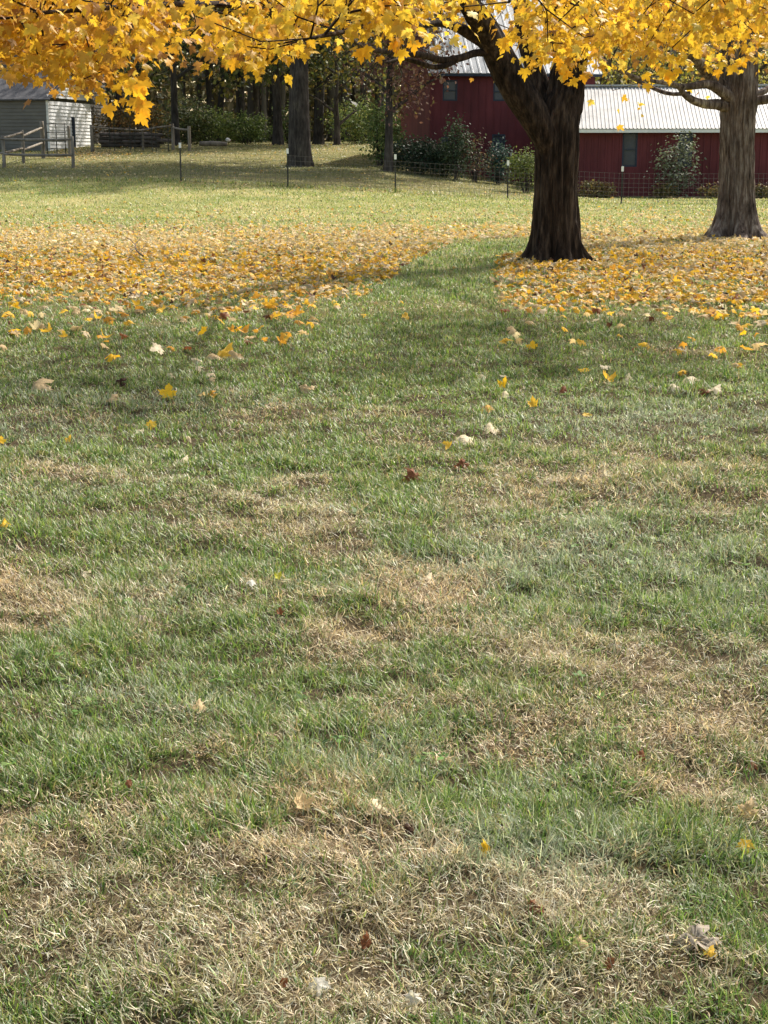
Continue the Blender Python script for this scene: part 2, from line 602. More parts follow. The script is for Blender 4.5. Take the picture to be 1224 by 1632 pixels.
# far lawn is sparser and yellower
fy = sstep(24, 34, BY)[:, None]
yel = np.array([.46, .42, .16])
pick = (rng.random(nb) < .45)[:, None]
ci = np.where(pick, ci * (1 - .7 * fy) + yel * .7 * fy, ci)
bank = (sstep(45, 50, BY) * sstep(7, 4, BX))[:, None]          # unmown, leaf-strewn bank behind the fence, its shade also put into blade colour
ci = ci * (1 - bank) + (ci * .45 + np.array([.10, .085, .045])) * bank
C = np.repeat(ci[:, None, :], nv, 1)
tip = (rng.random(nb) < .35) & (~dead)
C[tip, 6] = np.array([.40, .33, .18])
C[tip, 5] = C[tip, 5] * .6 + np.array([.40, .33, .18]) * .4
base = (np.arange(nb) * nv)[:, None, None]
T = np.array([[0, 1, 3], [0, 3, 2], [2, 3, 5], [2, 5, 4], [4, 5, 6]])[None]
FF = (base + T).reshape(-1, 3)
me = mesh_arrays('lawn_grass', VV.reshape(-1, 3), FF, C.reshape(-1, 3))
tag(link('lawn_grass', me, M['grass']), 'patchy lawn of green, bleached and straw coloured grass blades', 'grass', kind='stuff')
print('blades', nb)

# ------------------------------------------------------------------ maple leaf shapes
HALF = [(0.0, 0.0), (.13, -.09), (.36, -.13), (.31, .05), (.53, .12), (.50, .22), (.64, .43), (.42, .40), (.37, .49), (.19, .41), (.25, .61),
        (.20, .71), (.11, .77), (0.0, 1.0)]
RIM = HALF + [(-x, y) for x, y in HALF[-2:0:-1]]
CEN = (0.0, .27)
NR = len(RIM)


def leaf_template(rings, fold, curl, cup, seed, roll=0, crump=0):
    r_ = random.Random(seed)
    rim = [(x * r_.uniform(.9, 1.1), y * r_.uniform(.93, 1.07)) for x, y in RIM]
    vs = [(CEN[0], CEN[1])]
    for k in rings:
        for (x, y) in rim:
            vs.append((CEN[0] + (x - CEN[0]) * k, CEN[1] + (y - CEN[1]) * k))
    P_ = []
    for x, y in vs:
        z = -fold * abs(x) - curl * (y - .2) ** 2 * (1 if y > .2 else .3) + cup * (x * x * 1.6)
        z += .05 * math.sin(7 * x + 5 * y + seed) * (abs(x) + abs(y - .3))
        P_.append((x, y - .0, z))
    fs = []
    for k in range(NR):
        k2 = (k + 1) % NR
        fs.append((0, 1 + k, 1 + k2))
        for q_ in range(1, len(rings)):
            a0 = 1 + (q_ - 1) * NR
            b0 = 1 + q_ * NR
            fs.append((a0 + k, b0 + k, b0 + k2))
            fs.append((a0 + k, b0 + k2, a0 + k2))
    if roll or crump:
        for i_, (x, y, z) in enumerate(P_):
            if roll:
                R_ = 1 / roll
                x, z = R_ * math.sin(x / R_), z + R_ * (math.cos(x / R_) - 1)
            z += crump * (math.sin(9 * x + seed) * math.cos(8 * y + 2 * seed) + .6 * math.sin(15 * y + 11 * x + seed))
            x += crump * .6 * math.sin(10 * y + seed)
            y += crump * .6 * math.cos(9 * x + 2 * seed)
            P_[i_] = (x, y, z)
    # stalk
    b0 = len(P_)
    sx = r_.uniform(-.12, .12)
    P_ += [(-.012, .0, 0), (.012, .0, 0), (sx, -.55, -.12)]
    fs.append((b0, b0 + 1, b0 + 2))
    return np.array(P_), np.array(fs)


CANOPY_T = [leaf_template([1.0], f, c, .1, i) for i, (f, c) in enumerate([(.15, .15), (.3, .35), (.05, .3), (.45, .2), (.2, .55)])]
LITTER_T = [leaf_template([.4, .72, 1.0], f, c, k, 20 + i, ro, cr) for i, (f, c, k, ro, cr) in enumerate(
    [(.1, .1, .2, 0, .02), (.2, .9, .0, 1.2, .03), (-.2, -.4, .3, -1.6, .03), (.75, .2, .1, 0, .03), (.1, .2, .3, 2.8, .07), (.1, .9, .1, 2.2, .05), (.3, .5, .2, 1.5, .10), (.1, .3, .1, 4.2, .04)])]
SIMPLE_T = [(np.array([(0, 0, 0), (.33, .3, -.08), (.25, .6, -.1), (0, 1, -.15), (-.28, .55, -.08), (-.3, .25, -.05)], dtype=float),
             np.array([(0, 1, 2), (0, 2, 3), (0, 3, 4), (0, 4, 5)]))]


def norm(a):
    return a / np.maximum(np.linalg.norm(a, axis=1, keepdims=True), 1e-9)


def leaf_batch(P_, tip, nrm, size, cols, templates, seed=0):
    g = np.random.default_rng(seed)
    tip = norm(tip)
    side = norm(np.cross(tip, nrm))
    up = np.cross(side, tip)
    Vs, Fs, Cs = [], [], []
    off = 0
    which = g.integers(0, len(templates), len(P_))
    for k, (tv, tf) in enumerate(templates):
        s = np.where(which == k)[0]
        if len(s) == 0:
            continue
        z = size[s][:, None, None]
        w = P_[s][:, None, :] + z * (tv[None, :, 0:1] * side[s][:, None, :] + tv[None, :, 1:2] * tip[s][:, None, :] + tv[None, :, 2:3] * up[s][:, None, :])
        f = (np.arange(len(s)) * len(tv))[:, None, None] + tf[None] + off
        Vs.append(w.reshape(-1, 3))
        Fs.append(f.reshape(-1, 3))
        Cs.append(np.repeat(cols[s], len(tv), 0))
        off += len(s) * len(tv)
    return np.concatenate(Vs), np.concatenate(Fs), np.concatenate(Cs)


def leaf_obj(name, data, mat, parent):
    Vs = np.concatenate([d[0] for d in data])
    Cs = np.concatenate([d[2] for d in data])
    o = 0
    Fs = []
    for d in data:
        Fs.append(d[1] + o)
        o += len(d[0])
    return link(name, mesh_arrays(name, Vs, np.concatenate(Fs), Cs), mat, parent)


# ------------------------------------------------------------------ wood: tubes with bark ridges, and grown branches
def catmull(P_, r_, step):
    P_ = [Vector(p) for p in P_]
    out, rr = [], []
    n = len(P_)
    for i in range(n - 1):
        p0 = P_[max(i - 1, 0)]
        p1 = P_[i]
        p2 = P_[i + 1]
        p3 = P_[min(i + 2, n - 1)]
        k = max(1, int((p2 - p1).length / step))
        for j in range(k):
            t = j / k
            out.append(.5 * ((2 * p1) + (p2 - p0) * t + (2 * p0 - 5 * p1 + 4 * p2 - p3) * t * t + (3 * p1 - p0 - 3 * p2 + p3) * t ** 3))
            rr.append(r_[i] * (1 - t) + r_[i + 1] * t)
    out.append(P_[-1])
    rr.append(r_[-1])
    return out, rr


def tube(mb, P_, r_, sides=12, step=.1, ridge=0.0, seed=0, flare=None, lobes=6, freq=None):
    pts_, rad = catmull(P_, r_, step)
    n = len(pts_)
    tan = [(pts_[min(i + 1, n - 1)] - pts_[max(i - 1, 0)]).normalized() for i in range(n)]
    s = tan[0].cross(Vector((0, -1, 0)))
    if s.length < .1:
        s = tan[0].cross(Vector((1, 0, 0)))
    s.normalize()
    th = np.arange(sides) / sides * 2 * math.pi
    vs = []
    dist = 0
    for i in range(n):
        if i:
            dist += (pts_[i] - pts_[i - 1]).length
        s = (s - tan[i] * s.dot(tan[i])).normalized()
        u_ = tan[i].cross(s)
        rr = np.full(sides, rad[i])
        if ridge:
            fq = freq or max(5, rad[i] * 2 * math.pi / .075)
            # ridges run along the trunk: sampled on a circle so that no seam shows
            cx = np.cos(th) * fq / 6.28 + 50
            cy = np.sin(th) * fq / 6.28 + 50
            a_ = vn(cx * 1.9 + .15 * math.sin(dist * 3), cy * 1.9 + dist * .9, seed)
            b_ = vn(cx * 4.0 + dist * 1.7, cy * 4.0 - dist * 1.9, seed + 3)
            rr = rr + ridge * ((1 - np.abs(a_ * 2 - 1) * 1.6) * .7 + (b_ - .5) * .9)
            big = vn(np.cos(th) * 1.1 + 9, np.sin(th) * 1.1 + dist * .35, seed + 7)
            rr = rr * (1 + .06 * (big - .5))
        if flare:
            amt, hgt = flare
            e = math.exp(-dist / hgt)
            lob = .22 + .8 * np.maximum(0, np.cos(lobes * th / 2 + seed)) ** 1.6 + .8 * np.maximum(0, -np.cos(lobes * th / 2 + seed)) ** 3 + .2 * np.cos((lobes - 2) * th + 2.1 * seed)
            rr = rr + amt * e * np.clip(lob, .1, 2)
        for k in range(sides):
            vs.append(pts_[i] + (s * math.cos(th[k]) + u_ * math.sin(th[k])) * float(rr[k]))
    fs = []
    for i in range(n - 1):
        for k in range(sides):
            k2 = (k + 1) % sides
            fs.append((i * sides + k, i * sides + k2, (i + 1) * sides + k2, (i + 1) * sides + k))
    fs.append(tuple(range((n - 1) * sides, n * sides)))
    mb.add(vs, fs, True)
    return pts_, rad


def grow(nodes, targets, seg=.35, wob=.06, seed=0, sag=0.0, cost=.35, order=None):
    """join every target to the nearest wood; returns positions, parents of the new twigs"""
    g = np.random.default_rng(seed)
    P_ = [np.array(p, dtype=float) for p in nodes]
    par = [-1] * len(P_)
    A = np.array(P_)
    plen = np.zeros(len(A))
    d0 = np.min(np.linalg.norm(targets[:, None, :] - A[None], axis=2), axis=1)
    for t_i in np.argsort(d0):
        t_ = targets[t_i]
        d = np.linalg.norm(A - t_, axis=1) + cost * plen
        k = int(np.argmin(d))
        dist = np.linalg.norm(A[k] - t_)
        m_ = max(1, int(dist / seg))
        prev = k
        newp, newl = [], []
        o = g.normal(0, wob, 3) * dist
        for j in range(1, m_ + 1):
            f = j / m_
            p = A[k] * (1 - f) + t_ * f + o * math.sin(math.pi * f) + np.array([0, 0, sag * dist * math.sin(math.pi * f)])
            if j < m_:
                p = p + g.normal(0, .015, 3)
            newp.append(p)
            newl.append(plen[k] + dist * f)
            par.append(prev)
            prev = len(A) + j - 1
        A = np.concatenate([A, np.array(newp)])
        plen = np.concatenate([plen, newl])
    return A, par


def twigs_mesh(mb, A, par, n0, rmin=.004, rmax=.06, pw=2.2, sides=5):
    n = len(A)
    acc = np.zeros(n)
    r_ = np.zeros(n)
    for i in range(n - 1, n0 - 1, -1):
        r_[i] = max(rmin, acc[i] ** (1 / pw))
        r_[i] = min(r_[i], rmax)
        acc[par[i]] += r_[i] ** pw
    th = np.arange(sides) / sides * 2 * math.pi
    for i in range(n0, n):
        p = A[par[i]]
        q_ = A[i]
        d = q_ - p
        l = np.linalg.norm(d)
        if l < 1e-5:
            continue
        d /= l
        s = np.cross(d, [0.31, .2, .93])
        s /= max(np.linalg.norm(s), 1e-6)
        u_ = np.cross(d, s)
        r0 = r_[par[i]] if par[i] >= n0 else r_[i] * 1.3
        r0 = min(r0, r_[i] * 1.5)
        ring = np.cos(th)[:, None] * s + np.sin(th)[:, None] * u_
        vs = list(p - d * r0 * .5 + ring * r0) + list(q_ + d * r_[i] * .4 + ring * r_[i])
        mb.add(vs, [(k, (k + 1) % sides, sides + (k + 1) % sides, sides + k) for k in range(sides)], True)


def pick_cols(n, pal, wts, g, jit=.15):
    pal = np.array(pal)
    c = pal[g.choice(len(pal), n, p=np.array(wts) / sum(wts))]
    return c * g.uniform(1 - jit, 1 + jit, (n, 1))


GOLD = [(.64, .39, .035), (.70, .46, .045), (.58, .32, .035), (.48, .24, .035), (.76, .56, .10), (.34, .18, .06)]


def spray_leaves(centers, g, per, rad, size, pal, wts, templates, seed, droop=.9, flat=.6, mainaxis=None):
    n = len(centers) * per
    c = np.repeat(centers, per, 0)
    off = g.normal(0, 1, (n, 3)) * rad * np.array([1, 1, flat])
    P_ = c + off
    out = off.copy()
    out[:, 2] = 0
    out = norm(out + g.normal(0, .02, (n, 3)))
    tip = out * .8 + g.normal(0, .45, (n, 3)) + np.array([0, 0, -droop])
    nr = np.array([0, 0, 1.0]) + g.normal(0, .65, (n, 3))
    sz = size * g.uniform(.55, 1.3, n)
    return leaf_batch(P_, tip, nr, sz, pick_cols(n, pal, wts, g), templates, seed)


# ------------------------------------------------------------------ the big maple
TY = 22.6
base = ground(885, 416)
TY = base.y
mt = empty('maple_tree', (base.x, base.y, base.z),
           'large maple with dark forked trunk and low golden canopy, standing in the leaf carpet', 'tree')


def tp(px, py, dy=0.0):
    return at(px, py, TY + dy)


mb = MB()
T0 = Vector((base.x, base.y, base.z - .12))
tube(mb, [T0, tp(885, 380), tp(885, 330), tp(886, 280), tp(887, 230), tp(890, 190), tp(902, 140), tp(908, 90), tp(904, 40), tp(897, -20), tp(897, -160), tp(905, -420), tp(915, -700)],
     [.30, .295, .29, .285, .29, .275, .225, .215, .22, .21, .18, .14, .05], sides=110, step=.05, ridge=.055, seed=4, flare=(.40, .22), lobes=6)
mb.build('trunk', M['bark_dark'], mt)
mb = MB()
limbL, _ = tube(mb, [tp(884, 262, -.08), tp(870, 222, -.16), tp(851, 184, -.22), tp(828, 148, -.28), tp(806, 110, -.35), tp(786, 70, -.5), tp(765, 32, -.8), tp(742, 0, -1.2), tp(700, -50, -2.2), tp(640, -130, -3.6), tp(560, -200, -5.5)],
                [.12, .18, .215, .225, .215, .195, .165, .13, .10, .075, .04], sides=64, step=.07, ridge=.016, seed=11)
limbM, _ = tube(mb, [tp(880, 205, .1), tp(868, 165, .15), tp(855, 120, .2), tp(842, 80, .25), tp(834, 40, .3), tp(830, -10, .5), tp(822, -90, .8), tp(800, -260, 1.5), tp(770, -460, 2.2)],
                [.16, .16, .13, .115, .11, .11, .1, .07, .03], sides=40, step=.1, ridge=.012, seed=12)
# side limbs
brA, _ = tube(mb, [tp(800, 80, -.45), tp(778, 72, -.55), tp(742, 50, -.7), tp(715, 34, -.9), tp(700, 24, -1.1), tp(697, 5, -1.3), tp(690, -30, -1.7)],
              [.09, .085, .075, .065, .05, .045, .035], sides=18, step=.1, ridge=.006, seed=13)
brA2, _ = tube(mb, [tp(735, 45, -.75), tp(700, 36, -1.2), tp(668, 40, -1.8), tp(640, 41, -2.5), tp(600, 45, -3.6), tp(560, 50, -5.0)],
               [.06, .055, .05, .045, .038, .02], sides=14, step=.1, ridge=.004, seed=14)
brB, _ = tube(mb, [tp(822, 132, -.3), tp(790, 92, -.5), tp(762, 84, -.6), tp(735, 92, -.8), tp(705, 96, -1.0), tp(672, 88, -1.5), tp(636, 84, -2.2), tp(600, 80, -3.2), tp(568, 68, -4.5), tp(560, 58, -5.8)],
              [.05, .055, .05, .05, .048, .042, .036, .032, .028, .015], sides=14, step=.1, ridge=.004, seed=15)
brC, _ = tube(mb, [tp(728, 96, -.8), tp(712, 104, -1.0), tp(690, 107, -1.1), tp(662, 98, -1.4), tp(640, 94, -1.8), tp(615, 100, -2.4)],
              [.035, .035, .032, .03, .025, .012], sides=12, step=.1, ridge=.003, seed=16)
# long low boughs towards the camera
boughs = []
for P_, r_ in [
    ([tp(745, 4, -1.2), (.6, 19.5, 3.6), (.2, 17.5, 3.4), (-.5, 15.2, 3.0), (-1.0, 13.2, 2.75), (-1.6, 11.6, 2.6), (-2.4, 10.6, 2.45)], [.07, .055, .045, .036, .028, .02, .010]),
    ([tp(640, -120, -3.6), (-.6, 17, 4.4), (-1.6, 14.5, 3.9), (-2.6, 12.4, 3.2), (-3.2, 10.8, 2.6)], [.05, .04, .032, .024, .010]),
    ([(.2, 17.5, 3.4), (.15, 15.5, 3.05), (.0, 13.6, 2.72), (-.2, 11.9, 2.46), (-.5, 10.7, 2.3)], [.04, .032, .025, .018, .009]),
    ([tp(895, -60), (3.2, 19.5, 4.2), (3.4, 17.0, 3.9), (3.1, 14.5, 3.4), (2.7, 12.6, 2.9), (2.3, 11.2, 2.6)], [.09, .065, .045, .033, .022, .010]),
    ([tp(903, 10), (3.6, 21.0, 4.0), (5.0, 19.3, 4.0), (5.4, 17.2, 3.5), (5.0, 15.2, 3.0), (4.4, 13.4, 2.7)], [.09, .07, .05, .036, .025, .010]),
    ([tp(830, -20, .5), (1.6, 20.5, 4.4), (1.2, 17.8, 4.2), (1.2, 15.0, 3.7), (1.1, 12.8, 3.0), (.9, 11.4, 2.6)], [.08, .06, .045, .03, .02, .010]),
    ([tp(560, -190, -5.4), (-4.2, 16.2, 5.2), (-6.0, 15.0, 4.6), (-7.4, 14.2, 3.6)], [.05, .045, .035, .014]),
    ([tp(915, -90), (5, 23.5, 5.2), (7.5, 24, 5.4), (9.6, 23.4, 4.6)], [.12, .09, .06, .02]),
    ([tp(822, -90, .8), (.5, 25, 5.4), (-2, 27, 5.6), (-4.5, 28, 5.0)], [.1, .08, .05, .02]),
    ([tp(905, -300), (3.6, 25, 7.4), (4.5, 28, 7.8)], [.1, .07, .02]),
]:
    b_, _ = tube(mb, P_, r_, sides=14, step=.18, ridge=.005, seed=len(boughs) + 30)
    boughs.append(b_)
skel = []
for l in [limbL[10:], limbM[8:], brA, brA2, brB, brC] + boughs:
    skel += [tuple(p) for p in l[::2]]
skel += [tuple(tp(905, y_)) for y_ in (-200, -300, -420, -560)]

# where the canopy shows: lowest leaf by photo column, then everything above it
prof_x = [-120, 0, 40, 80, 120, 150, 185, 215, 232, 252, 262, 290, 310, 360, 400, 430, 455, 480, 510, 540, 570, 600, 640, 670, 700, 740, 780, 800, 830, 860, 890, 925, 945, 985, 1030, 1060, 1090, 1130, 1170, 1224, 1340]
prof_y = [70, 100, 128, 140, 150, 168, 150, 105, 100, 104, 30, 55, 102, 112, 122, 128, 112, 55, 60, 60, 70, 55, 72, 66, 52, 40, 30, 50, 62, 84, 122, 118, 96, 96, 106, 116, 96, 84, 84, 92, 92]
g = np.random.default_rng(21)
tg = []
for i in range(900):
    px = g.uniform(-110, 1330)
    pb = np.interp(px, prof_x, prof_y)
    v = g.random() ** 1.15
    Y = g.uniform(10.3, 15.5) if px < 760 else g.uniform(12.2, 17.0)
    if px < 260:
        Y = g.uniform(10.3, 13.5)
    py = pb - 28 - v * 135
    if vn(px / 42.0, py / 34.0, 401) < (.48 if 245 < px < 760 else .34 if px > 235 else .2):
        continue
    if 722 < px < 862 and py > -80 and g.random() < .84:
        continue
    if 700 < px < 800 and py > -30 and g.random() < .45:
        continue
    tg.append(at(px, py, Y))
near_t = np.array([tuple(p) for p in tg])
# the rest of the crown, above and behind
tg = []
while len(tg) < 90:
    d = g.normal(0, 1, 3)
    d /= np.linalg.norm(d)
    rr = g.uniform(.55, 1.0)
    p = np.array([2.8, 21.5, 6.4]) + d * rr * np.array([9.5, 9.5, 5.6])
    if p[2] < 3.9 + .10 * max(0, p[1] - 14) or p[1] < 11:
        continue
    tg.append(p)
high_t = np.array(tg)
A, par = grow(skel, np.concatenate([near_t, high_t]), seg=.3, wob=.07, seed=5, sag=.05)
twigs_mesh(mb, A, par, len(skel), rmin=.0045, rmax=.032, pw=2.1)
mb.build('branch', M['bark_dark'], mt)
left = near_t[:, 0] < -1.2
d1 = spray_leaves(near_t[left], g, 17, .15, .076, GOLD, [3, 2, 3, 2.2, .6, .9], CANOPY_T, 1, droop=1.0)
d2 = spray_leaves(near_t[~left], g, 15, .15, .073, GOLD, [3, 4, 2, .8, 1.5, .2], CANOPY_T, 2, droop=1.0)
d3 = spray_leaves(high_t, g, 9, .40, .13, GOLD, [3, 3, 2, 1, 1, .3], CANOPY_T, 3, droop=.7)
# a loose bright spray hanging at the left, and single leaves at the canopy's lower edge
ex = []
for (px, py, Y) in [(205, 135, 10.2), (212, 142, 10.2), (222, 150, 10.2), (228, 138, 10.2), (215, 165, 10.2), (226, 172, 10.2), (222, 190, 10.2), (172, 176, 10.4),
                    (375, 105, 10.8), (410, 112, 10.8), (418, 104, 10.9), (404, 108, 10.7), (575, 88, 11.6), (580, 84, 11.6), (520, 60, 11.2),
                    (627, 76, 12), (634, 70, 12), (660, 74, 12.5), (812, 66, 13), (800, 70, 13), (806, 78, 13), (836, 118, 13.5), (862, 90, 13.5),
                    (870, 96, 13.5), (858, 76, 13.5), (905, 122, 13.5), (913, 134, 13.5), (900, 112, 13.5), (1060, 122, 14), (1068, 128, 14), (1080, 118, 14),
                    (1182, 104, 14), (1170, 112, 14), (1143, 120, 14), (1030, 142, 14), (1028, 126, 14), (930, 128, 14), (893, 100, 13.4), (640, 88, 12)]:
    ex.append(tuple(at(px, py - 8, Y)))
ex = np.array(ex)
n = len(ex)
d4 = leaf_batch(ex, np.stack([g.normal(0, .4, n), g.normal(-.3, .3, n), np.full(n, -1.0)], 1), np.stack([g.normal(0, .4, n), -np.ones(n), g.normal(.4, .3, n)], 1),
                g.uniform(.085, .115, n), pick_cols(n, [(.9, .56, .04), (.85, .45, .03)], [1, 1], g), CANOPY_T, 4)
leaf_obj('crown', [d1, d2, d3, d4], M['autumn'], mt)

# ------------------------------------------------------------------ the second maple, at the right
b2 = ground(1172, 380)
RY = b2.y
rt = empty('maple_tree', tuple(b2), 'grey-barked maple with shaggy trunk in front of the low red shed', 'tree')


def rp(px, py, dy=0.0):
    return at(px, py, RY + dy)


mb = MB()
tube(mb, [Vector((b2.x, b2.y, b2.z - .1)), rp(1172, 350), rp(1173, 300), rp(1174, 250), rp(1175, 200), rp(1178, 160), rp(1181, 120), rp(1182, 70), rp(1184, 10), rp(1180, -80), rp(1176, -250), rp(1170, -480)],
     [.31, .295, .285, .28, .285, .30, .27, .24, .23, .21, .15, .05], sides=110, step=.05, ridge=.05, seed=8, flare=(.52, .30), lobes=6)
mb.build('trunk', M['bark_grey'], rt)
mb = MB()
rl = []
for P_, r_ in [
    ([rp(1165, 172, -.1), rp(1142, 166, -.2), rp(1125, 166, -.35), rp(1105, 160, -.5), rp(1090, 150, -.7), rp(1078, 136, -.9), rp(1045, 130, -1.5), rp(1010, 122, -2.2), rp(970, 100, -3)], [.11, .09, .075, .065, .052, .042, .034, .026, .012]),
    ([rp(1170, 160, -.1), rp(1150, 145, -.25), rp(1128, 134, -.4), rp(1105, 137, -.6), rp(1085, 138, -.8), rp(1055, 130, -1.2)], [.12, .10, .075, .06, .05, .03]),
    ([rp(1168, 155, 0), rp(1142, 130, -.1), rp(1122, 108, -.3), rp(1105, 90, -.5), rp(1090, 60, -.9), rp(1060, 10, -1.5), rp(1000, -60, -2.4)], [.14, .12, .11, .09, .08, .06, .03]),
    ([rp(1165, 140, .2), rp(1152, 95, .3), rp(1150, 50, .4), rp(1130, -20, .8), rp(1100, -140, 1.5)], [.12, .1, .09, .07, .03]),
    ([rp(1190, 168, -.1), rp(1207, 160, -.1), rp(1225, 158, -.2), rp(1255, 145, -.5), rp(1300, 110, -1.2), rp(1360, 60, -2)], [.12, .085, .08, .07, .05, .02]),
    ([rp(1190, 150, .1), rp(1212, 148, .1), rp(1240, 130, .3), rp(1290, 90, .6)], [.08, .06, .045, .02]),
    ([rp(1183, 60), rp(1215, 0, .5), rp(1280, -120, 1.2)], [.14, .1, .04]),
    ([rp(1100, 148, -.5), rp(1060, 148, -.3), rp(1000, 120, 0), rp(968, 100, .3), rp(948, 78, .6)], [.03, .035, .03, .02, .01]),
]:
    b_, _ = tube(mb, P_, r_, sides=16, step=.1, ridge=.007, seed=60 + len(rl))
    rl.append(b_)
skel = [tuple(p) for l in rl for p in l[4::2]] + [tuple(rp(1176, y_)) for y_ in (-200, -300, -420)]
tg = []
g = np.random.default_rng(33)
while len(tg) < 420:
    d = g.normal(0, 1, 3)
    d /= np.linalg.norm(d)
    p = np.array([b2.x - .3, b2.y + .5, 6.2]) + d * g.uniform(.5, 1) * np.array([6.5, 6.5, 4.6])
    if p[2] < 2.5 or (p[2] < 3.0 and g.random() < .5):
        continue
    tg.append(p)
for i in range(90):
    tg.append(np.array(tuple(at(g.uniform(935, 1260), g.uniform(-10, 92), g.uniform(24, 30)))))
tg = np.array(tg)
A, par = grow(skel, tg, seg=.35, wob=.07, seed=6, sag=.05)
twigs_mesh(mb, A, par, len(skel), rmin=.005, rmax=.05, pw=2.1)
mb.build('branch', M['bark_grey'], rt)
leaf_obj('crown', [spray_leaves(tg, g, 7, .33, .12, GOLD, [3, 3, 2, 1.5, 1, .8], CANOPY_T, 8, droop=.8)], M['autumn'], rt)


# ------------------------------------------------------------------ background trees
def tree(label, x, y, h, r, crown_c, crown_r, ntarget, per, size, pal, wts, bark='bark_far', z0=None, seed=0, group=None, name='tree', limbs=6,
         low=0.0, spread=.45, lean=(0, 0), fork=.35, cat='tree', flat=.7, templates=None):
    z0 = tz(x, y) if z0 is None else z0
    g = np.random.default_rng(seed)
    root = empty(name, (x, y, z0), label, cat, group)
    mb = MB()
    top = Vector((x + lean[0], y + lean[1], z0 + h * .92))
    P_ = [Vector((x, y, z0 - .2))]
    for k in range(1, 7):
        f = k / 6
        P_.append(Vector((x + lean[0] * f + g.normal(0, .12) * f, y + lean[1] * f + g.normal(0, .12), z0 + h * .92 * f)))
    rad = [r * (1 - .85 * (k / 6) ** .9) for k in range(7)]
    rad[0] = r * 1.05
    pts_, _ = tube(mb, P_, rad, sides=24, step=.3, ridge=r * .05, seed=seed, flare=(r * .5, .35))
    mb.build('trunk', M[bark], root)
    mb = MB()
    sk = []
    n_ = len(pts_)
    for k in range(limbs):
        i = int(n_ * (fork + (1 - fork) * (k / limbs) * .9))
        i = min(i, n_ - 2)
        p = pts_[i]
        an = k * 2.4 + g.uniform(0, .8)
        ln = max(crown_r) * g.uniform(.55, .85)
        rr = r * (.5 - .3 * k / limbs)
        q_ = [p, p + Vector((math.cos(an) * ln * .35, math.sin(an) * ln * .35, ln * .25)), p + Vector((math.cos(an) * ln * .7, math.sin(an) * ln * .7, ln * .5)),
              p + Vector((math.cos(an) * ln, math.sin(an) * ln, ln * .62))]
        l_, _ = tube(mb, q_, [rr, rr * .75, rr * .5, rr * .15], sides=8, step=.3, seed=seed + k)
        sk += [tuple(v) for v in l_[1:]]
    sk += [tuple(v) for v in pts_[int(n_ * fork)::2]]
    cc = np.array(crown_c, dtype=float)
    cr = np.array(crown_r, dtype=float)
    tg = []
    while len(tg) < ntarget:
        d = g.normal(0, 1, 3)
        d /= np.linalg.norm(d)
        p = cc + d * g.random() ** .45 * cr
        if p[2] < z0 + low:
            continue
        tg.append(p)
    tg = np.array(tg)
    A, par = grow(sk, tg, seg=.6, wob=.1, seed=seed)
    twigs_mesh(mb, A, par, len(sk), rmin=.012, rmax=r * .35, pw=2.1, sides=4)
    mb.build('branch', M[bark], root)
    if per:
        leaf_obj('crown', [spray_leaves(tg, g, per, spread, size, pal, wts, templates or SIMPLE_T, seed, droop=.6, flat=flat)], M['foliage'], root)
    return root


def bush(label, x, y, h, wx, wy, nl, size, pal, wts, seed, name='shrub', group=None, z0=None, stems=9, shape='round', cat='shrub'):
    z0 = tz(x, y) if z0 is None else z0
    g = np.random.default_rng(seed)
    root = empty(name, (x, y, z0), label, cat, group)
    tg = []
    while len(tg) < max(30, nl // 14):
        u_ = g.uniform(-1, 1, 3)
        if np.linalg.norm(u_) > 1:
            continue
        zz = (u_[2] + 1) / 2
        w = 1.0
        if shape == 'cone':
            w = (1.05 - zz)
        p = np.array([x + u_[0] * wx * w, y + u_[1] * wy * w, z0 + h * (.04 + .93 * zz)])
        k = fbm(np.array(p[0] * 1.7), np.array(p[2] * 1.7 + p[1]), seed, 2)
        if k < .36:
            continue
        tg.append(p)
    tg = np.array(tg)
    mb = MB()
    sk = []
    for k in range(stems):
        an = g.uniform(0, 6.28)
        rr = g.uniform(.1, .6)
        e = Vector((x + math.cos(an) * wx * rr, y + math.sin(an) * wy * rr, z0 + h * g.uniform(.5, .85)))
        s0 = Vector((x + math.cos(an) * wx * rr * .25, y + math.sin(an) * wy * rr * .25, z0 - .05))
        l_, _ = tube(mb, [s0, s0.lerp(e, .5) + Vector((g.normal(0, .05), 0, 0)), e], [.022, .016, .006], sides=5, step=.2)
        sk += [tuple(v) for v in l_]
    A, par = grow(sk, tg, seg=.3, wob=.08, seed=seed)
    twigs_mesh(mb, A, par, len(sk), rmin=.005, rmax=.015, sides=3)
    mb.build('stem', M['bark_far'], root)
    leaf_obj('foliage', [spray_leaves(tg, g, 16, .05 + .13 * min(1.4, h / 2), size, pal, wts, SIMPLE_T, seed, droop=.3, flat=1.0)], M['foliage'], root)
    return root


DARKG = [(.055, .075, .035), (.08, .10, .04), (.11, .12, .045), (.16, .13, .05)]
OLIVE = [(.10, .12, .03), (.15, .15, .035), (.22, .18, .04), (.07, .09, .03), (.30, .20, .04)]
BROWN = [(.16, .075, .06), (.22, .11, .08), (.30, .18, .13), (.12, .06, .05), (.25, .19, .06)]
YELG = [(.42, .38, .07), (.30, .30, .06), (.55, .45, .10), (.18, .20, .05), (.60, .52, .20)]
GREENB = [(.14, .20, .06), (.19, .25, .07), (.28, .31, .10), (.10, .14, .05)]


def X_(px, Y, z=1.0):
    return xat(px, Y, z)


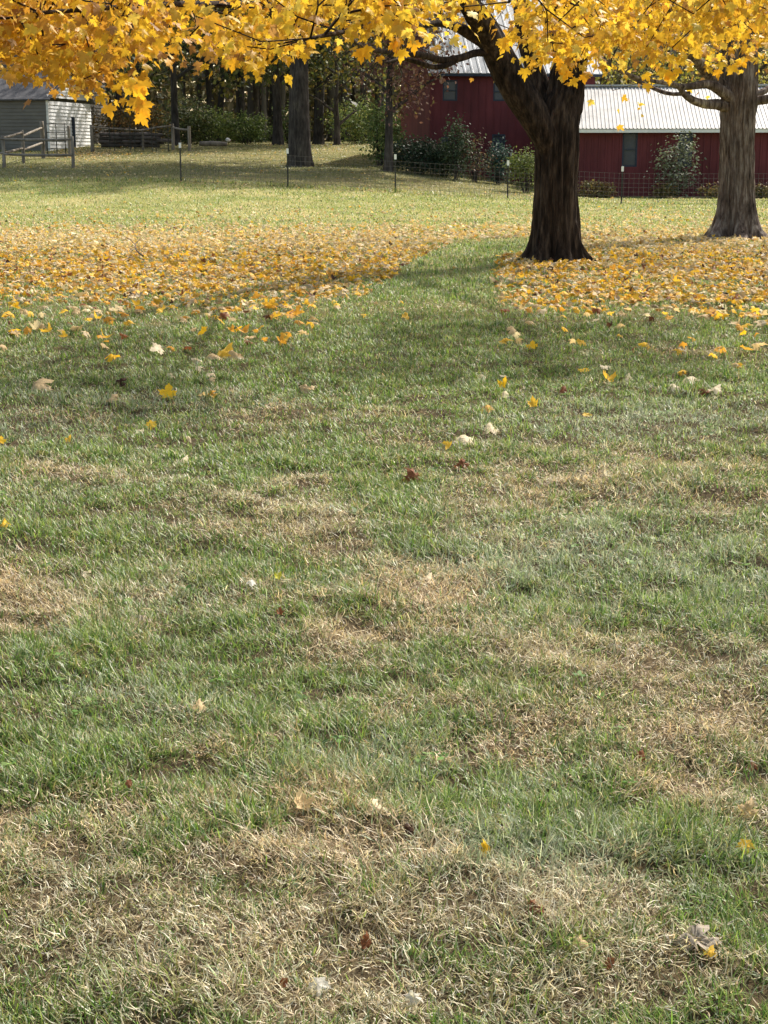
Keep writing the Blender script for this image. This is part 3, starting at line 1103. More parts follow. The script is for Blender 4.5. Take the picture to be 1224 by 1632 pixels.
# tall thick trunk behind the fence; unseen upper crown enlarged to shade the bank
x = X_(479, 59, .9)
tree('thick straight grey trunk in front of the woods with yellow-green leaves above', x, 59, 16, .44, (x - .5, 61, 12.5), (12, 9, 6.5), 850, 32, .34,
     OLIVE + [(.45, .36, .06)], [2, 3, 3, 1, 2, 2], bark='bark_far', seed=101, name='tree', limbs=7, fork=.36, low=3.6)
# drooping brown-leaved tree at the barn's left corner
x = X_(619, 57, .8)
tree('tree with drooping purple-brown leaves at the left corner of the tall red barn', x, 57, 9, .17, (x + .3, 56.5, 5.6), (2.1, 1.6, 2.6), 170, 26, .14,
     BROWN, [3, 3, 2, 2, 1.2], bark='bark_far', seed=103, limbs=8, fork=.3, low=2.0, spread=.28, flat=1.3)
# trees between lawn and wood
spots = [(443, 78, 13, .26, 'bark_black', 'near-black trunk just left of the thick grey trunk, forking into dark limbs', 104),
         (281, 76, 12, .20, 'bark_black', 'dark trunk rising behind the short end rail of the back paddock fence', 105),
         (191, 86, 12, .24, 'bark_black', 'dark tree behind the metal panels of the back paddock fence', 106),
         (388, 92, 14, .24, 'bark_black', 'dark slim woodland trunk above the low green thicket', 107),
         (407, 95, 14, .22, 'bark_far', 'pale slim woodland trunk next to a dark one above the thicket', 108),
         (336, 90, 13, .22, 'bark_black', 'woodland tree whose trunk is half hidden by the green thicket at the fallen log', 109),
         (507, 80, 13, .27, 'bark_black', 'dark leaning trunk just right of the thick grey trunk', 110),
         (583, 88, 14, .25, 'bark_far', 'woodland tree seen left of the brown-leaved tree', 111),
         (232, 100, 15, .26, 'bark_black', 'tree deep in the woods between the two dark trees over the paddock', 112),
         (130, 96, 14, .26, 'bark_black', 'tree behind the white end wall of the shed', 113),
         (550, 100, 15, .26, 'bark_black', 'tree deep in the woods behind the forked small tree', 114),
         (470, 104, 16, .28, 'bark_black', 'tree deep in the woods directly behind the thick grey trunk', 115)]
for px, Y, h, r_, bk, lab, sd in spots:
    x = X_(px, Y, 2)
    pal = DARKG + OLIVE if sd % 3 else OLIVE
    w = [3, 3, 2, 2, 1.5, 1.5, .7, 1, .5] if sd % 3 else [2, 3, 2, 2, 1]
    tree(lab, x, Y, h, r_, (x, Y, h * .62 + 1.8), (5.0, 4.5, h * .42), 190, 18, .28, pal, w, bark=bk, seed=sd, group='trees of the wood behind the lawn',
         lean=(.5 if sd == 110 else random.uniform(-.5, .5), 0), fork=.28, low=3.2, spread=.55)
# small forked tree
x = X_(537, 77, 2)
tree('small multi-stemmed tree with forked bare limbs right of the thick grey trunk', x, 77, 6, .17, (x, 77, 6.2), (2.3, 2.0, 2.0), 60, 12, .18, OLIVE, [2, 2, 2, 2, 1],
     bark='bark_far', seed=130, fork=.18, limbs=7, low=2.4)
# trees behind the barns
for px, Y, h, sd, lab in [(960, 74, 9.5, 140, 'yellow-green tree rising behind the left end of the low shed roof'), (1060, 78, 10.5, 141, 'yellow-green tree rising behind the middle of the low shed roof'),
                          (1190, 74, 10, 142, 'yellow-green tree behind the low shed, right of the grey maple trunk'), (880, 86, 13, 143, 'pale yellow tree behind the tall barn and the forked trunk'),
                          (760, 90, 14, 144, 'pale yellow tree rising above the tall barn roof'), (680, 92, 13, 145, 'pale yellow tree above the left end of the tall barn roof'),
                          (1280, 80, 11, 146, 'yellow-green tree at the right edge behind the low shed')]:
    x = X_(px, Y, 2)
    tree(lab, x, Y, h, .2, (x, Y, h * .58), (3.8, 3.0, h * .46), 150, 16, .19, YELG + [(.16, .10, .05)], [2, 3, 2, 3, 1.5, 1.5], bark='bark_far', seed=sd, z0=0 if px > 900 else None,
         group='yellowing trees behind the barns', low=1.5, spread=.5)

# far wood: one mass
g = np.random.default_rng(200)
n = 60000
X = g.uniform(-48, 48, n)
Y = g.uniform(106, 128, n)
Z = 1.6 + 14 * g.random(n) * (0.75 + .4 * vn(X * .12, Y * .0 + 3, 3))
kk = vn(X * .35, Z * .45 + Y * .1, 8)
s = kk > .12
Pn = np.stack([X, Y, Z], 1)[s]
n = len(Pn)
pal = [(.20, .19, .11), (.26, .24, .12), (.34, .28, .15), (.36, .25, .16), (.44, .37, .15), (.18, .17, .13)]
far_l = leaf_batch(Pn, g.normal(0, 1, (n, 3)), g.normal(0, 1, (n, 3)), g.uniform(.45, .95, n), pick_cols(n, pal, [3, 3, 2, 1.5, .7, 4], g), SIMPLE_T, 9)
mb = MB()
for k in range(80):
    x = g.uniform(-46, 30)
    y = g.uniform(98, 112)
    tube(mb, [(x, y, 1.5), (x + g.normal(0, .3), y, 8), (x + g.normal(0, .6), y, 15)], [g.uniform(.15, .3), .15, .05], sides=8, step=2)
Vt = np.array([tuple(v) for v in mb.v])
Ft = []
for f in mb.f:
    if len(f) == 4:
        Ft += [(f[0], f[1], f[2]), (f[0], f[2], f[3])]
far_t = (Vt, np.array(Ft), np.repeat(np.array([[.09, .08, .07]]) * g.uniform(.5, 2.2, (80, 1)), len(Vt) // 80, 0))
fw = leaf_obj('woodland', [far_l, far_t], M['foliage'], None)
tag(fw, 'dark autumn woodland massed beyond the lawn and barns', 'woodland', kind='stuff')

# thickets and shrubs
bush('low bright green thicket beside the fallen log at the wood edge', X_(335, 80, 2), 80, 1.8, 1.6, 1.2, 2600, .13, GREENB, [3, 3, 2, 2], 301, name='thicket', group='thickets at the wood edge')
bush('green thicket just left of the near-black trunk', X_(395, 81, 2), 81, 1.6, 1.4, 1.2, 2400, .13, GREENB, [3, 3, 1, 3], 302, name='thicket', group='thickets at the wood edge')
bush('yellow-green thicket right of the thick grey trunk, under the forked small tree', X_(570, 80, 2), 80, 2.4, 1.8, 1.2, 2600, .13, GREENB + [(.3, .3, .08)], [3, 3, 2, 2, 2], 303, name='thicket', group='thickets at the wood edge')
bush('dark green thicket behind the right end of the back paddock fence', X_(300, 79, 2), 79, 2.6, 1.3, 1.0, 2200, .13, DARKG, [3, 3, 2, 1], 304, name='thicket', group='thickets at the wood edge')
bush('orange-brown thicket behind the metal panels of the back paddock fence', X_(215, 84, 2), 84, 2.2, 2.6, 1.2, 2600, .14, [(.28, .14, .04), (.2, .12, .04), (.12, .10, .04), (.4, .24, .06)], [2, 2, 3, 1], 305, name='thicket', group='thickets at the wood edge')
bush('grey-green thicket between the near-black trunk and the thick grey one', X_(461, 82, 2), 82, 2.0, 1.0, 1.0, 1500, .13, GREENB + DARKG, [2, 2, 1, 2, 2, 2, 2, 1], 306, name='thicket', group='thickets at the wood edge')
bush('tall green shrub left of the tall barn, beneath the brown-leaved tree', X_(606, 60, 1), 60, 2.5, .75, .7, 2400, .11, GREENB, [3, 2, 1, 3], 307)
BLACKG = [(.018, .035, .022), (.028, .05, .028), (.04, .065, .035)]
bush('low spreading blackish evergreen at the left foot of the tall barn', X_(662, 57.5, .8), 57.5, 1.25, 1.15, .8, 3600, .09, BLACKG, [3, 3, 2], 308)
bush('dark evergreen under the tall barn, right of the spreading one', X_(708, 58, .8), 58, 1.2, .6, .6, 1900, .09, BLACKG, [3, 3, 2], 309)
bush('upright pointed grey-green shrub in the middle of the tall barn wall', X_(727, 57, .8), 57, 2.3, .75, .6, 1500, .10, [(.06, .09, .045), (.09, .12, .06), (.04, .06, .03)], [3, 2, 2], 310, shape='cone')
bush('loose twiggy shrub with reddish shoots right of the pointed one', X_(757, 57, .7), 57, 1.8, .6, .5, 500, .09, [(.12, .12, .06), (.2, .12, .07), (.08, .10, .05)], [2, 2, 2], 311)
bush('small blue-green conifer against the tall barn wall', X_(793, 57.5, .6), 57.5, 1.6, .36, .36, 1400, .08, [(.05, .10, .08), (.08, .14, .11), (.04, .07, .055)], [3, 2, 2], 312)
bush('rounded yellow-green bush against the left side of the forked trunk', X_(838, 52, .4), 52, 1.45, .55, .5, 1900, .08, [(.14, .18, .05), (.20, .22, .06), (.09, .12, .04)], [3, 2, 2], 313)

# ------------------------------------------------------------------ tall barn
def frame_at(px, Y, zbase, ang):
    o = Vector((xat(px, Y, zbase), Y, zbase))
    return Matrix.Translation(o) @ Matrix.Rotation(ang, 4, 'Z')


def roof_sheet(mb, x0, x1, ya, za, yb, zb, thick, pitch_, h, Mx):
    """ribbed metal sheet from the eave (ya,za) up to the ridge (yb,zb)"""
    n_ = int((x1 - x0) / pitch_)
    prof = []
    for k in range(n_):
        xx = x0 + k * pitch_
        prof += [(xx, 0), (xx + pitch_ * .62, 0), (xx + pitch_ * .70, h), (xx + pitch_ * .92, h)]
    prof.append((x0 + n_ * pitch_, 0))
    sl_ = Vector((0, yb - ya, zb - za)).normalized()
    nn = Vector((0, -sl_.z, sl_.y))
    if nn.z < 0:
        nn = -nn
    vs, fs = [], []
    for (xx, hh) in prof:
        a_ = Vector((xx, ya, za)) + nn * (hh + thick)
        b_ = Vector((xx, yb, zb)) + nn * (hh + thick)
        vs += [Mx @ a_, Mx @ b_, Mx @ (Vector((xx, ya, za))), Mx @ (Vector((xx, yb, zb)))]
    for k in range(len(prof) - 1):
        a0, b0 = 4 * k, 4 * k + 4
        fs += [(a0, b0, b0 + 1, a0 + 1), (a0 + 2, a0 + 3, b0 + 3, b0 + 2), (a0, a0 + 2, b0 + 2, b0)]
    fs += [(0, 1, 3, 2), (len(vs) - 4, len(vs) - 2, len(vs) - 1, len(vs) - 3)]
    mb.add(vs, fs)


def gable_walls(mb, Lx, D, H, ridge, Mx, openings=(), t=.15):
    """front wall with real openings (x0,x1,z0,z1); sides, back, gables"""
    xs_ = sorted({0, Lx, *[o[0] for o in openings], *[o[1] for o in openings]})
    zs_ = sorted({0, H, *[o[2] for o in openings], *[o[3] for o in openings]})
    for a_, b_ in zip(xs_[:-1], xs_[1:]):
        for c_, d_ in zip(zs_[:-1], zs_[1:]):
            mx_, mz_ = (a_ + b_) / 2, (c_ + d_) / 2
            if any(o[0] < mx_ < o[1] and o[2] < mz_ < o[3] for o in openings):
                continue
            mb.add([Mx @ Vector(v) for v in [(a_, 0, c_), (b_, 0, c_), (b_, 0, d_), (a_, 0, d_)]], [(0, 1, 2, 3)])
    for o in openings:
        x0, x1, z0, z1 = o
        q_ = [(x0, z0), (x1, z0), (x1, z1), (x0, z1)]
        for k in range(4):
            (xa, za), (xb, zb) = q_[k], q_[(k + 1) % 4]
            mb.add([Mx @ Vector(v) for v in [(xa, 0, za), (xb, 0, zb), (xb, t, zb), (xa, t, za)]], [(0, 1, 2, 3)])
    for xx in (0, Lx):
        mb.add([Mx @ Vector(v) for v in [(xx, 0, 0), (xx, D, 0), (xx, D, H), (xx, D / 2, ridge), (xx, 0, H)]], [(0, 1, 2, 3, 4)])
    mb.add([Mx @ Vector(v) for v in [(0, D, 0), (Lx, D, 0), (Lx, D, H), (0, D, H)]], [(0, 1, 2, 3)])


def window(root, Mx, x0, x1, z0, z1, fm, gm, bars=1, fw=.055):
    f = MB()
    y = .03
    for c_, s_ in [(((x0 + x1) / 2, y, z0 + fw / 2), (x1 - x0, .07, fw)), (((x0 + x1) / 2, y, z1 - fw / 2), (x1 - x0, .07, fw)),
                   ((x0 + fw / 2, y, (z0 + z1) / 2), (fw, .066, z1 - z0 - 2 * fw)), ((x1 - fw / 2, y, (z0 + z1) / 2), (fw, .066, z1 - z0 - 2 * fw))]:
        f.box(c_, s_, Mx)
    for k in range(bars):
        zz = z0 + (z1 - z0) * (k + 1) / (bars + 1)
        f.box(((x0 + x1) / 2, y, zz), (x1 - x0 - 2 * fw, .05, .04), Mx)
    wo = f.build('window', fm, root)
    p = MB()
    p.box(((x0 + x1) / 2, .075, (z0 + z1) / 2), (x1 - x0 - .004, .012, z1 - z0 - .004), Mx)
    po = p.build('pane', gm, None)
    po.parent = wo
    return wo


Mb = frame_at(684, 61.0, .35, R(7))
barn = empty('barn', tuple(Mb.translation), 'tall dark red barn with blue-grey metal roof and small dark upper windows', 'barn')
HB = 4.62 - .35
LB, DB = 6.6, 8.5
ops = []
for px0, px1, py0, py1 in [(704, 728, 128, 161), (786, 806, 131, 161), (702, 713, 218, 240), (784, 806, 214, 240)]:
    a_ = Mb.inverted() @ at(px0, py1, 61.3)
    b_ = Mb.inverted() @ at(px1, py0, 61.3)
    ops.append((a_.x, b_.x, a_.z, b_.z))
mb = MB()
gable_walls(mb, LB, DB, HB, HB + 3.1, Mb, ops)
for k in range(int(LB / .30)):
    xx = .15 + k * .30
    z_lo = 0
    segs = [(0, HB - .02)]
    for o in ops:
        if o[0] - .02 < xx < o[1] + .02:
            segs = [s2 for (a_, b_) in segs for s2 in ((a_, min(b_, o[2] - .01)), (max(a_, o[3] + .01), b_)) if s2[1] > s2[0]]
    for a_, b_ in segs:
        mb.box((xx, -.006, (a_ + b_) / 2), (.025, .012, b_ - a_), Mb)
mb.build('wall', M['red_wall'], barn)
mb = MB()
roof_sheet(mb, -.12, LB + .3, -.35, HB - .12, DB / 2, HB + 3.14, .03, .30, .016, Mb)
mb.build('roof', M['roof_blue'], barn)
mb = MB()
roof_sheet(mb, -.12, LB + .3, DB + .35, HB - .12, DB / 2, HB + 3.14, .03, .30, .016, Mb)
mb.build('roof', M['roof_blue'], barn)
mb = MB()
mb.box((LB / 2 + .1, -.32, HB - .16), (LB + .42, .04, .10), Mb)
mb.build('fascia', M['trim_dark'], barn)
for o in ops:
    window(barn, Mb, *o, M['trim_dark'], M['glass_dark'], bars=1)

# ------------------------------------------------------------------ low shed at the right
Ms = frame_at(893, 55.0, -.02, R(-5))
shed = empty('shed', tuple(Ms.translation), 'long low red shed with ribbed white metal roof behind the wire fence', 'shed')
LS, DS, HS = 13.5, 6.6, 2.44
ops = []
for px0, px1, py0, py1 in [(992, 1018, 211, 266), (1081, 1106, 209, 266)]:
    a_ = Ms.inverted() @ at(px0, py1, 54.4)
    b_ = Ms.inverted() @ at(px1, py0, 54.4)
    ops.append((a_.x, b_.x, a_.z, b_.z))
mb = MB()
gable_walls(mb, LS, DS, HS, HS + 1.42, Ms, ops)
k = 0
xx = .1
rr_ = random.Random(3)
while xx < LS:
    segs = [(0, HS - .02)]
    for o in ops:
        if o[0] - .03 < xx < o[1] + .03:
            segs = [s2 for (a_, b_) in segs for s2 in ((a_, min(b_, o[2] - .01)), (max(a_, o[3] + .01), b_)) if s2[1] > s2[0]]
    for a_, b_ in segs:
        mb.box((xx, -.02, (a_ + b_) / 2), (.05, .04, b_ - a_), Ms)
    xx += .245
mb.build('wall', M['red_wall2'], shed)
for sgn in (0, 1):
    mb = MB()
    if sgn == 0:
        roof_sheet(mb, -.2, LS + .2, -.38, HS - .10, DS / 2, HS + 1.46, .02, .135, .026, Ms)
    else:
        roof_sheet(mb, -.2, LS + .2, DS + .38, HS - .10, DS / 2, HS + 1.46, .02, .135, .026, Ms)
    mb.build('roof', M['roof_white'], shed)
mb = MB()
mb.box((LS / 2, -.35, HS - .16), (LS + .4, .04, .11), Ms)
mb.build('fascia', M['trim_white'], shed)
mb = MB()
mb.bar(Ms @ Vector((-.2, DS / 2, HS + 1.53)), Ms @ Vector((LS + .2, DS / 2, HS + 1.53)), .11, .03)
mb.build('ridge_cap', M['roof_white'], shed)
for o in ops:
    window(shed, Ms, *o, M['trim_dark'], M['glass_dark'], bars=1)

PALE = [(.15, .17, .11), (.22, .24, .17), (.08, .10, .055), (.13, .12, .08)]
bush('tall loose grey-green shrub covering the right-hand window of the low shed', X_(1078, 53.6, 1), 53.3, 2.3, .62, .45, 1500, .10, PALE, [3, 2, 2, 1], 320, stems=7)
HED = [(.20, .16, .05), (.12, .12, .05), (.28, .20, .07), (.16, .09, .05)]
for px, w, h, lab, sd in [(952, .95, .55, 'low yellow-brown hedge clump at the left end of the low shed wall', 321), (1060, .40, .5, 'low yellow-brown clump under the window shrub', 322),
                          (1130, .40, .45, 'low yellow-brown clump left of the grey maple trunk', 323), (1215, .5, .45, 'low yellow-brown clump right of the grey maple trunk', 324)]:
    bush(lab, X_(px, 53.3, .2), 53.3 - (.6 if px > 1100 else 0), h, w, .3, 900, .09, HED, [3, 2, 2, 1], sd, group='low clumps along the shed wall', stems=6)

# ------------------------------------------------------------------ white shed at the left, shaded side coloured grey, taller house behind
def siding_wall(mb, a_, b_, z0, z1, lap=.16, t=.035):
    """clapboards between two ground points"""
    a_ = Vector(a_)
    b_ = Vector(b_)
    d = (b_ - a_).normalized()
    nn = Vector((d.y, -d.x, 0))
    n_ = int((z1 - z0) / lap)
    for k in range(n_):
        za, zb = z0 + k * lap, z0 + (k + 1) * lap
        p = [a_ + nn * t, b_ + nn * t, b_ + nn * .003, a_ + nn * .003]
        mb.add([(p[0].x, p[0].y, za), (p[1].x, p[1].y, za), (p[2].x, p[2].y, zb), (p[3].x, p[3].y, zb), (a_.x, a_.y, za), (b_.x, b_.y, za)], [(0, 1, 2, 3), (0, 4, 5, 1)])


SY = 71.0
zc = 1.55
c0 = Vector((xat(78, SY, 2), SY, 0))            # near corner
gl = Vector((.2, .98, 0))                       # along the gable wall, away to the right
wl = Vector((-.98, .2, 0)).normalized()         # along the long wall, to the left
gw = 5.1
ll = 6.5
zE = at(78, 155, SY).z
zB = 1.25
zR = zE + 1.25
s2 = empty('garden_shed', (c0.x, c0.y, zB), 'white shed with long side coloured grey for shade, sunlit end wall beside the paddock', 'shed')
mb = MB()
siding_wall(mb, c0 + wl * ll, c0, zB, zE)
mb.build('wall', M['siding_shade_grey'], s2)  # grey stands in for shade on this side of the white shed
mb = MB()
c1 = c0 + gl * gw
siding_wall(mb, c0, c1, zB, zE)
n_ = 9
mid = (c0 + c1) / 2
for k in range(n_):
    f0, f1 = k / n_, (k + 1) / n_
    a_ = c0.lerp(mid, f0)
    b_ = c1.lerp(mid, f0)
    siding_wall(mb, a_, b_, zE + (zR - zE) * f0, zE + (zR - zE) * f1 + .001, lap=(zR - zE) / n_)
mb.build('wall', M['siding'], s2)
mb = MB()
dn = Vector((gl.y, -gl.x, 0))
dm = c0 + gl * gw * .53 + dn * .03
mb.bar((dm.x, dm.y, zB + .05), (dm.x, dm.y, zB + 1.9), .13, .02)
mb.build('door', M['trim_dark'], s2)
mb = MB()
ov = Vector((gl.x, gl.y, 0))
off = c0 - mid
for sgn in (1, -1):
    e = mid + (c0 - mid) * sgn * 1.08
    a_ = e - wl * .2
    b_ = e + wl * ll
    r0 = mid - wl * .2
    r1 = mid + wl * ll
    zl = zE - .08
    mb.add([(a_.x, a_.y, zl), (b_.x, b_.y, zl), (r1.x, r1.y, zR + .03), (r0.x, r0.y, zR + .03), (a_.x, a_.y, zl - .06), (b_.x, b_.y, zl - .06), (r1.x, r1.y, zR - .05), (r0.x, r0.y, zR - .05)],
           [(0, 1, 2, 3), (4, 7, 6, 5), (0, 4, 5, 1), (0, 3, 7, 4), (1, 5, 6, 2)])
mb.build('roof', M['roof_dark'], s2)
mb = MB()
mb.bar((c0.x + gl.x * .04, c0.y - .03, zB), (c0.x + gl.x * .04, c0.y - .03, zE - .1), .05, .04)
mb.build('corner_trim', M['trim_white'], s2)

hx0, hx1 = xat(-160, 84, 3), xat(121, 84, 3)
house = empty('farmhouse', (hx1, 84, 1.6), 'taller pale-sided house behind the white shed, mostly hidden by golden leaves', 'house')
mb = MB()
zt = at(100, 60, 84).z
siding_wall(mb, (hx0, 84, 0), (hx1, 84, 0), 1.4, zt, lap=.2)
siding_wall(mb, (hx1, 84, 0), (hx1 + .3, 92, 0), 1.4, zt, lap=.2)
mb.build('wall', M['siding_shade_grey'], house)
mb = MB()
mb.add([(hx0 - .3, 83.5, zt - .1), (hx1 + .4, 83.5, zt - .1), (hx1 + .6, 88, zt + 2.4), (hx0, 88, zt + 2.4), (hx1 + .8, 92.5, zt - .1), (hx0, 92.5, zt - .1)], [(0, 1, 2, 3), (3, 2, 4, 5)])
mb.build('roof', M['roof_dark'], house)
Mh = Matrix.Translation(Vector((hx1, 84, 1.4)))
window(house, Mh, -2.2, -1.3, 2.0, 3.4, M['trim_white'], M['glass_dark'])

# ------------------------------------------------------------------ fences
fx = [289, 459, 630, 809, 991, 1170, 1350]
FY = 46.5
wf = empty('wire_fence', (0, FY, tz(0, FY)), 'square-mesh wire fence on slim steel posts crossing the back of the lawn', 'fence')
posts = []
for k, px in enumerate(fx):
    x = xat(px, FY, .4)
    posts.append(x)
    z = tz(x, FY)
    mb = MB()
    mb.box((x, FY, z + .42), (.045, .012, 1.15))
    mb.box((x, FY + .018, z + .42), (.012, .026, 1.15))
    for q_ in range(9):
        mb.box((x, FY - .012, z + .1 + q_ * .1), (.02, .012, .03))
    po = mb.build('post', M['steel'], wf)
    mb = MB()
    mb.box((x, FY, z + 1.05), (.07, .022, .15))
    mb.box((x, FY + .02, z + 1.05), (.018, .03, .13))
    c_ = mb.build('post_tip', M['tip_white'], None)
    c_.parent = po
mb = MB()
x0, x1 = posts[0], posts[-1]
nn = int((x1 - x0) / .15)
hts = [.02, .13, .25, .37, .5, .63, .77, .92]


def fz(x):
    i = 0
    return float(np.interp(x, posts, [tz(p, FY) for p in posts])) - .012 * math.sin(math.pi * ((x - posts[0]) % 3.4) / 3.4)


for k in range(nn):
    xa = x0 + k * (x1 - x0) / nn
    xb = x0 + (k + 1) * (x1 - x0) / nn
    za, zb = fz(xa), fz(xb)
    mb.bar((xa, FY - .03, za + .02), (xa, FY - .03, za + .92), .0027)
    if k % 2 == 0:
        xb2 = x0 + min(nn, k + 2) * (x1 - x0) / nn
        zb2 = fz(xb2)
        for h in hts:
            mb.bar((xa, FY - .026, za + h), (xb2, FY - .026, zb2 + h), .0030)
mb.build('wire_mesh', M['wire'], wf)


def wpost(root, p, h, r=.07, nm='post', sd=0):
    mb = MB()
    tube(mb, [(p[0], p[1], p[2] - .15), (p[0] + .01, p[1], p[2] + h * .5), (p[0], p[1], p[2] + h)], [r, r * .97, r * .9], sides=10, step=.2, ridge=.006, seed=sd, freq=5)
    return mb.build(nm, M['wood'], root)


def rail(root, a_, b_, r=.05, sd=0):
    mb = MB()
    a_, b_ = Vector(a_), Vector(b_)
    m_ = (a_ + b_) / 2 + Vector((0, 0, random.uniform(-.04, .02)))
    tube(mb, [a_, m_, b_], [r * .7, r, r * .75], sides=8, step=.3, ridge=.008, seed=sd, freq=4)
    return mb.build('rail', M['wood'], root)


pf = empty('rail_fence', tuple(at(5, 268, 59)), 'weathered split-rail paddock fence with wooden posts at the left edge', 'fence')
PP = {}
for nm, px, Y, top in [('A', 7, 58, 216), ('B', 38, 61.5, 207), ('C', 70, 65, 193), ('D', 112, 65.5, 200), ('E', 117, 57.5, 217), ('Z', -45, 58.5, 214)]:
    x = xat(px, Y, .9)
    z = tz(x, Y)
    h = at(px, top, Y).z - z
    PP[nm] = (x, Y, z, h)
    wpost(pf, (x, Y, z), h, .065 if nm != 'C' else .09, sd=ord(nm))
for a_, b_, fr in [('A', 'E', .90), ('A', 'B', .92), ('B', 'C', .80), ('A', 'E', .42), ('Z', 'A', .9), ('A', 'B', .45), ('Z', 'A', .45), ('B', 'C', .4)]:
    pa, pb = PP[a_], PP[b_]
    rail(pf, (pa[0], pa[1] - .05, pa[2] + pa[3] * fr), (pb[0], pb[1] - .05, pb[2] + pb[3] * (fr if (a_, b_) != ('B', 'C') else fr + .02)), .05, sd=len(b_) + int(fr * 100))
# tube gate between posts C and D
gt = empty('metal_gate', (PP['C'][0] + .15, PP['C'][1], PP['C'][2]), 'dark tubular metal gate between wooden posts in front of the white shed wall', 'gate')
mb = MB()
xa, xb = PP['C'][0] + .15, PP['D'][0] - .1
zg = PP['C'][2] + .08
for zz in (0, .3, .62, .98, 1.32):
    mb.bar((xa, 65.1, zg + zz), (xb, 65.4, zg + zz), .018, n=6)
for xx in (xa, xa + (xb - xa) * .52, xb):
    mb.bar((xx, 65.2, zg - .02), (xx, 65.2, zg + 1.35), .022, n=6)
mb.build('frame', M['steel'], gt)
# back fence with metal panels
bf = empty('panel_fence', tuple(at(147, 240, 70)), 'back paddock fence of metal bar panels between wooden posts, before the woods', 'fence')
QP = {}
for nm, px, Y, top in [('P', 147, 70, 199), ('Q', 276, 72, 197), ('R', 302, 70.5, 201), ('S', 228, 71.5, 205)]:
    x = xat(px, Y, 1.6)
    z = tz(x, Y)
    QP[nm] = (x, Y, z, at(px, top, Y).z - z)
    wpost(bf, (x, Y, z), QP[nm][3], .075 if nm != 'S' else .05, sd=ord(nm))
for a_, b_, fr in [('P', 'S', .92), ('S', 'Q', .92), ('Q', 'R', .86)]:
    pa, pb = QP[a_], QP[b_]
    rail(bf, (pa[0], pa[1] - .06, pa[2] + pa[3] * fr), (pb[0], pb[1] - .06, pb[2] + pb[3] * fr), .045, sd=int(fr * 77))
for (p0, p1) in [(150, 181), (183, 213), (215, 247), (249, 273)]:
    mb = MB()
    xa, xb = xat(p0, 70.3, 1.6), xat(p1, 71.2, 1.6)
    za = tz(xa, 70.3)
    for k in range(7):
        mb.bar((xa, 70.2, za + .12 + k * .155), (xb, 70.6, za + .12 + k * .155), .012, n=5)
    for xx in (xa, xb):
        mb.bar((xx, 70.3, za + .0), (xx, 70.3, za + 1.12), .02, n=5)
    mb.build('bar_panel', M['steel'], bf)
# stacked logs behind it
lg = empty('log_pile', (xat(190, 74, 1.7), 74, tz(xat(190, 74, 1.7), 74)), 'dark pile of stacked logs behind the metal bar panels', 'log pile')
mb = MB()
g = np.random.default_rng(5)
for row in range(4):
    for k in range(5):
        xx = xat(160 + k * 17 + g.uniform(-3, 3), 74, 1.7)
        zz = tz(xx, 74) + .10 + row * .17
        tube(mb, [(xx, 73.8 + g.uniform(-.2, .2), zz), (xx + .55 + g.uniform(0, .4), 74, zz + g.uniform(-.03, .03))], [.09, .08], sides=8, step=1)
for k in range(3):
    xx = xat(225 + k * 13, 74, 1.7)
    zz = tz(xx, 74) + .12 + .1 * k
    tube(mb, [(xx, 73.8, zz), (xx + .7, 74, zz)], [.09, .08], sides=8, step=1)
mb.build('log', M['wood_dark'], lg)
# fallen log and pale stone at the wood edge
p = ground(340, 233)
lo = MB()
a_ = at(318, 229, 73)
b_ = at(362, 230, 73)
tube(lo, [a_, (a_ + b_) / 2 + Vector((0, 0, .02)), b_], [.10, .12, .09], sides=10, step=.2, ridge=.01)
tag(lo.build('fallen_log', M['wood'], None), 'grey fallen log lying at the wood edge beside the back fence', 'log')
st_ = MB()
c_ = at(363, 223, 73.5)
th = []
vs, fs = [], []
for i in range(5):
    f = i / 4
    for k in range(8):
        an = k / 8 * 6.283
        rr = math.sin(math.pi * (.08 + .84 * f)) * .12 * (1 + .2 * math.sin(3 * an + i))
        vs.append((c_.x + math.cos(an) * rr, c_.y + math.sin(an) * rr, c_.z - .1 + .2 * f))
for i in range(4):
    for k in range(8):
        k2 = (k + 1) % 8
        fs.append((i * 8 + k, i * 8 + k2, (i + 1) * 8 + k2, (i + 1) * 8 + k))
fs += [tuple(range(7, -1, -1)), tuple(range(32, 40))]
st_.add(vs, fs, True)
tag(st_.build('stone', M['stone'], None), 'pale stone at the right end of the fallen log', 'stone')

# ------------------------------------------------------------------ fallen leaves
TONES = {'bright yellow': (.86, .52, .030), 'golden': (.80, .50, .06), 'orange': (.66, .34, .05), 'tan': (.62, .46, .25), 'cream': (.74, .62, .42),
         'rusty': (.24, .090, .038), 'dark brown': (.075, .035, .020), 'lime yellow': (.55, .52, .05), 'white': (.70, .66, .57), 'grey': (.40, .34, .27)}
TM = {k: leaf_mat('leaf_' + k.replace(' ', '_'), c, rough=.6, trans=.38, spec=.2, var=.35, tgain=1.3) for k, c in TONES.items()}
FORMS = ['flat', 'drooping', 'cupped', 'folded', 'curled', 'arched', 'crumpled', 'rolled']
LM = {}


def litter_mesh(v, tone):
    if (v, tone) not in LM:
        tv, tf = LITTER_T[v]
        me = bpy.data.meshes.new('fallen_leaf')
        me.from_pydata([tuple(p - np.array([0, .35, 0])) for p in tv], [], [tuple(int(i) for i in f) for f in tf])
        me.polygons.foreach_set('use_smooth', np.ones(len(me.polygons), dtype=bool))
        me.update()
        me.materials.append(TM[tone])
        LM[(v, tone)] = me
    return LM[(v, tone)]


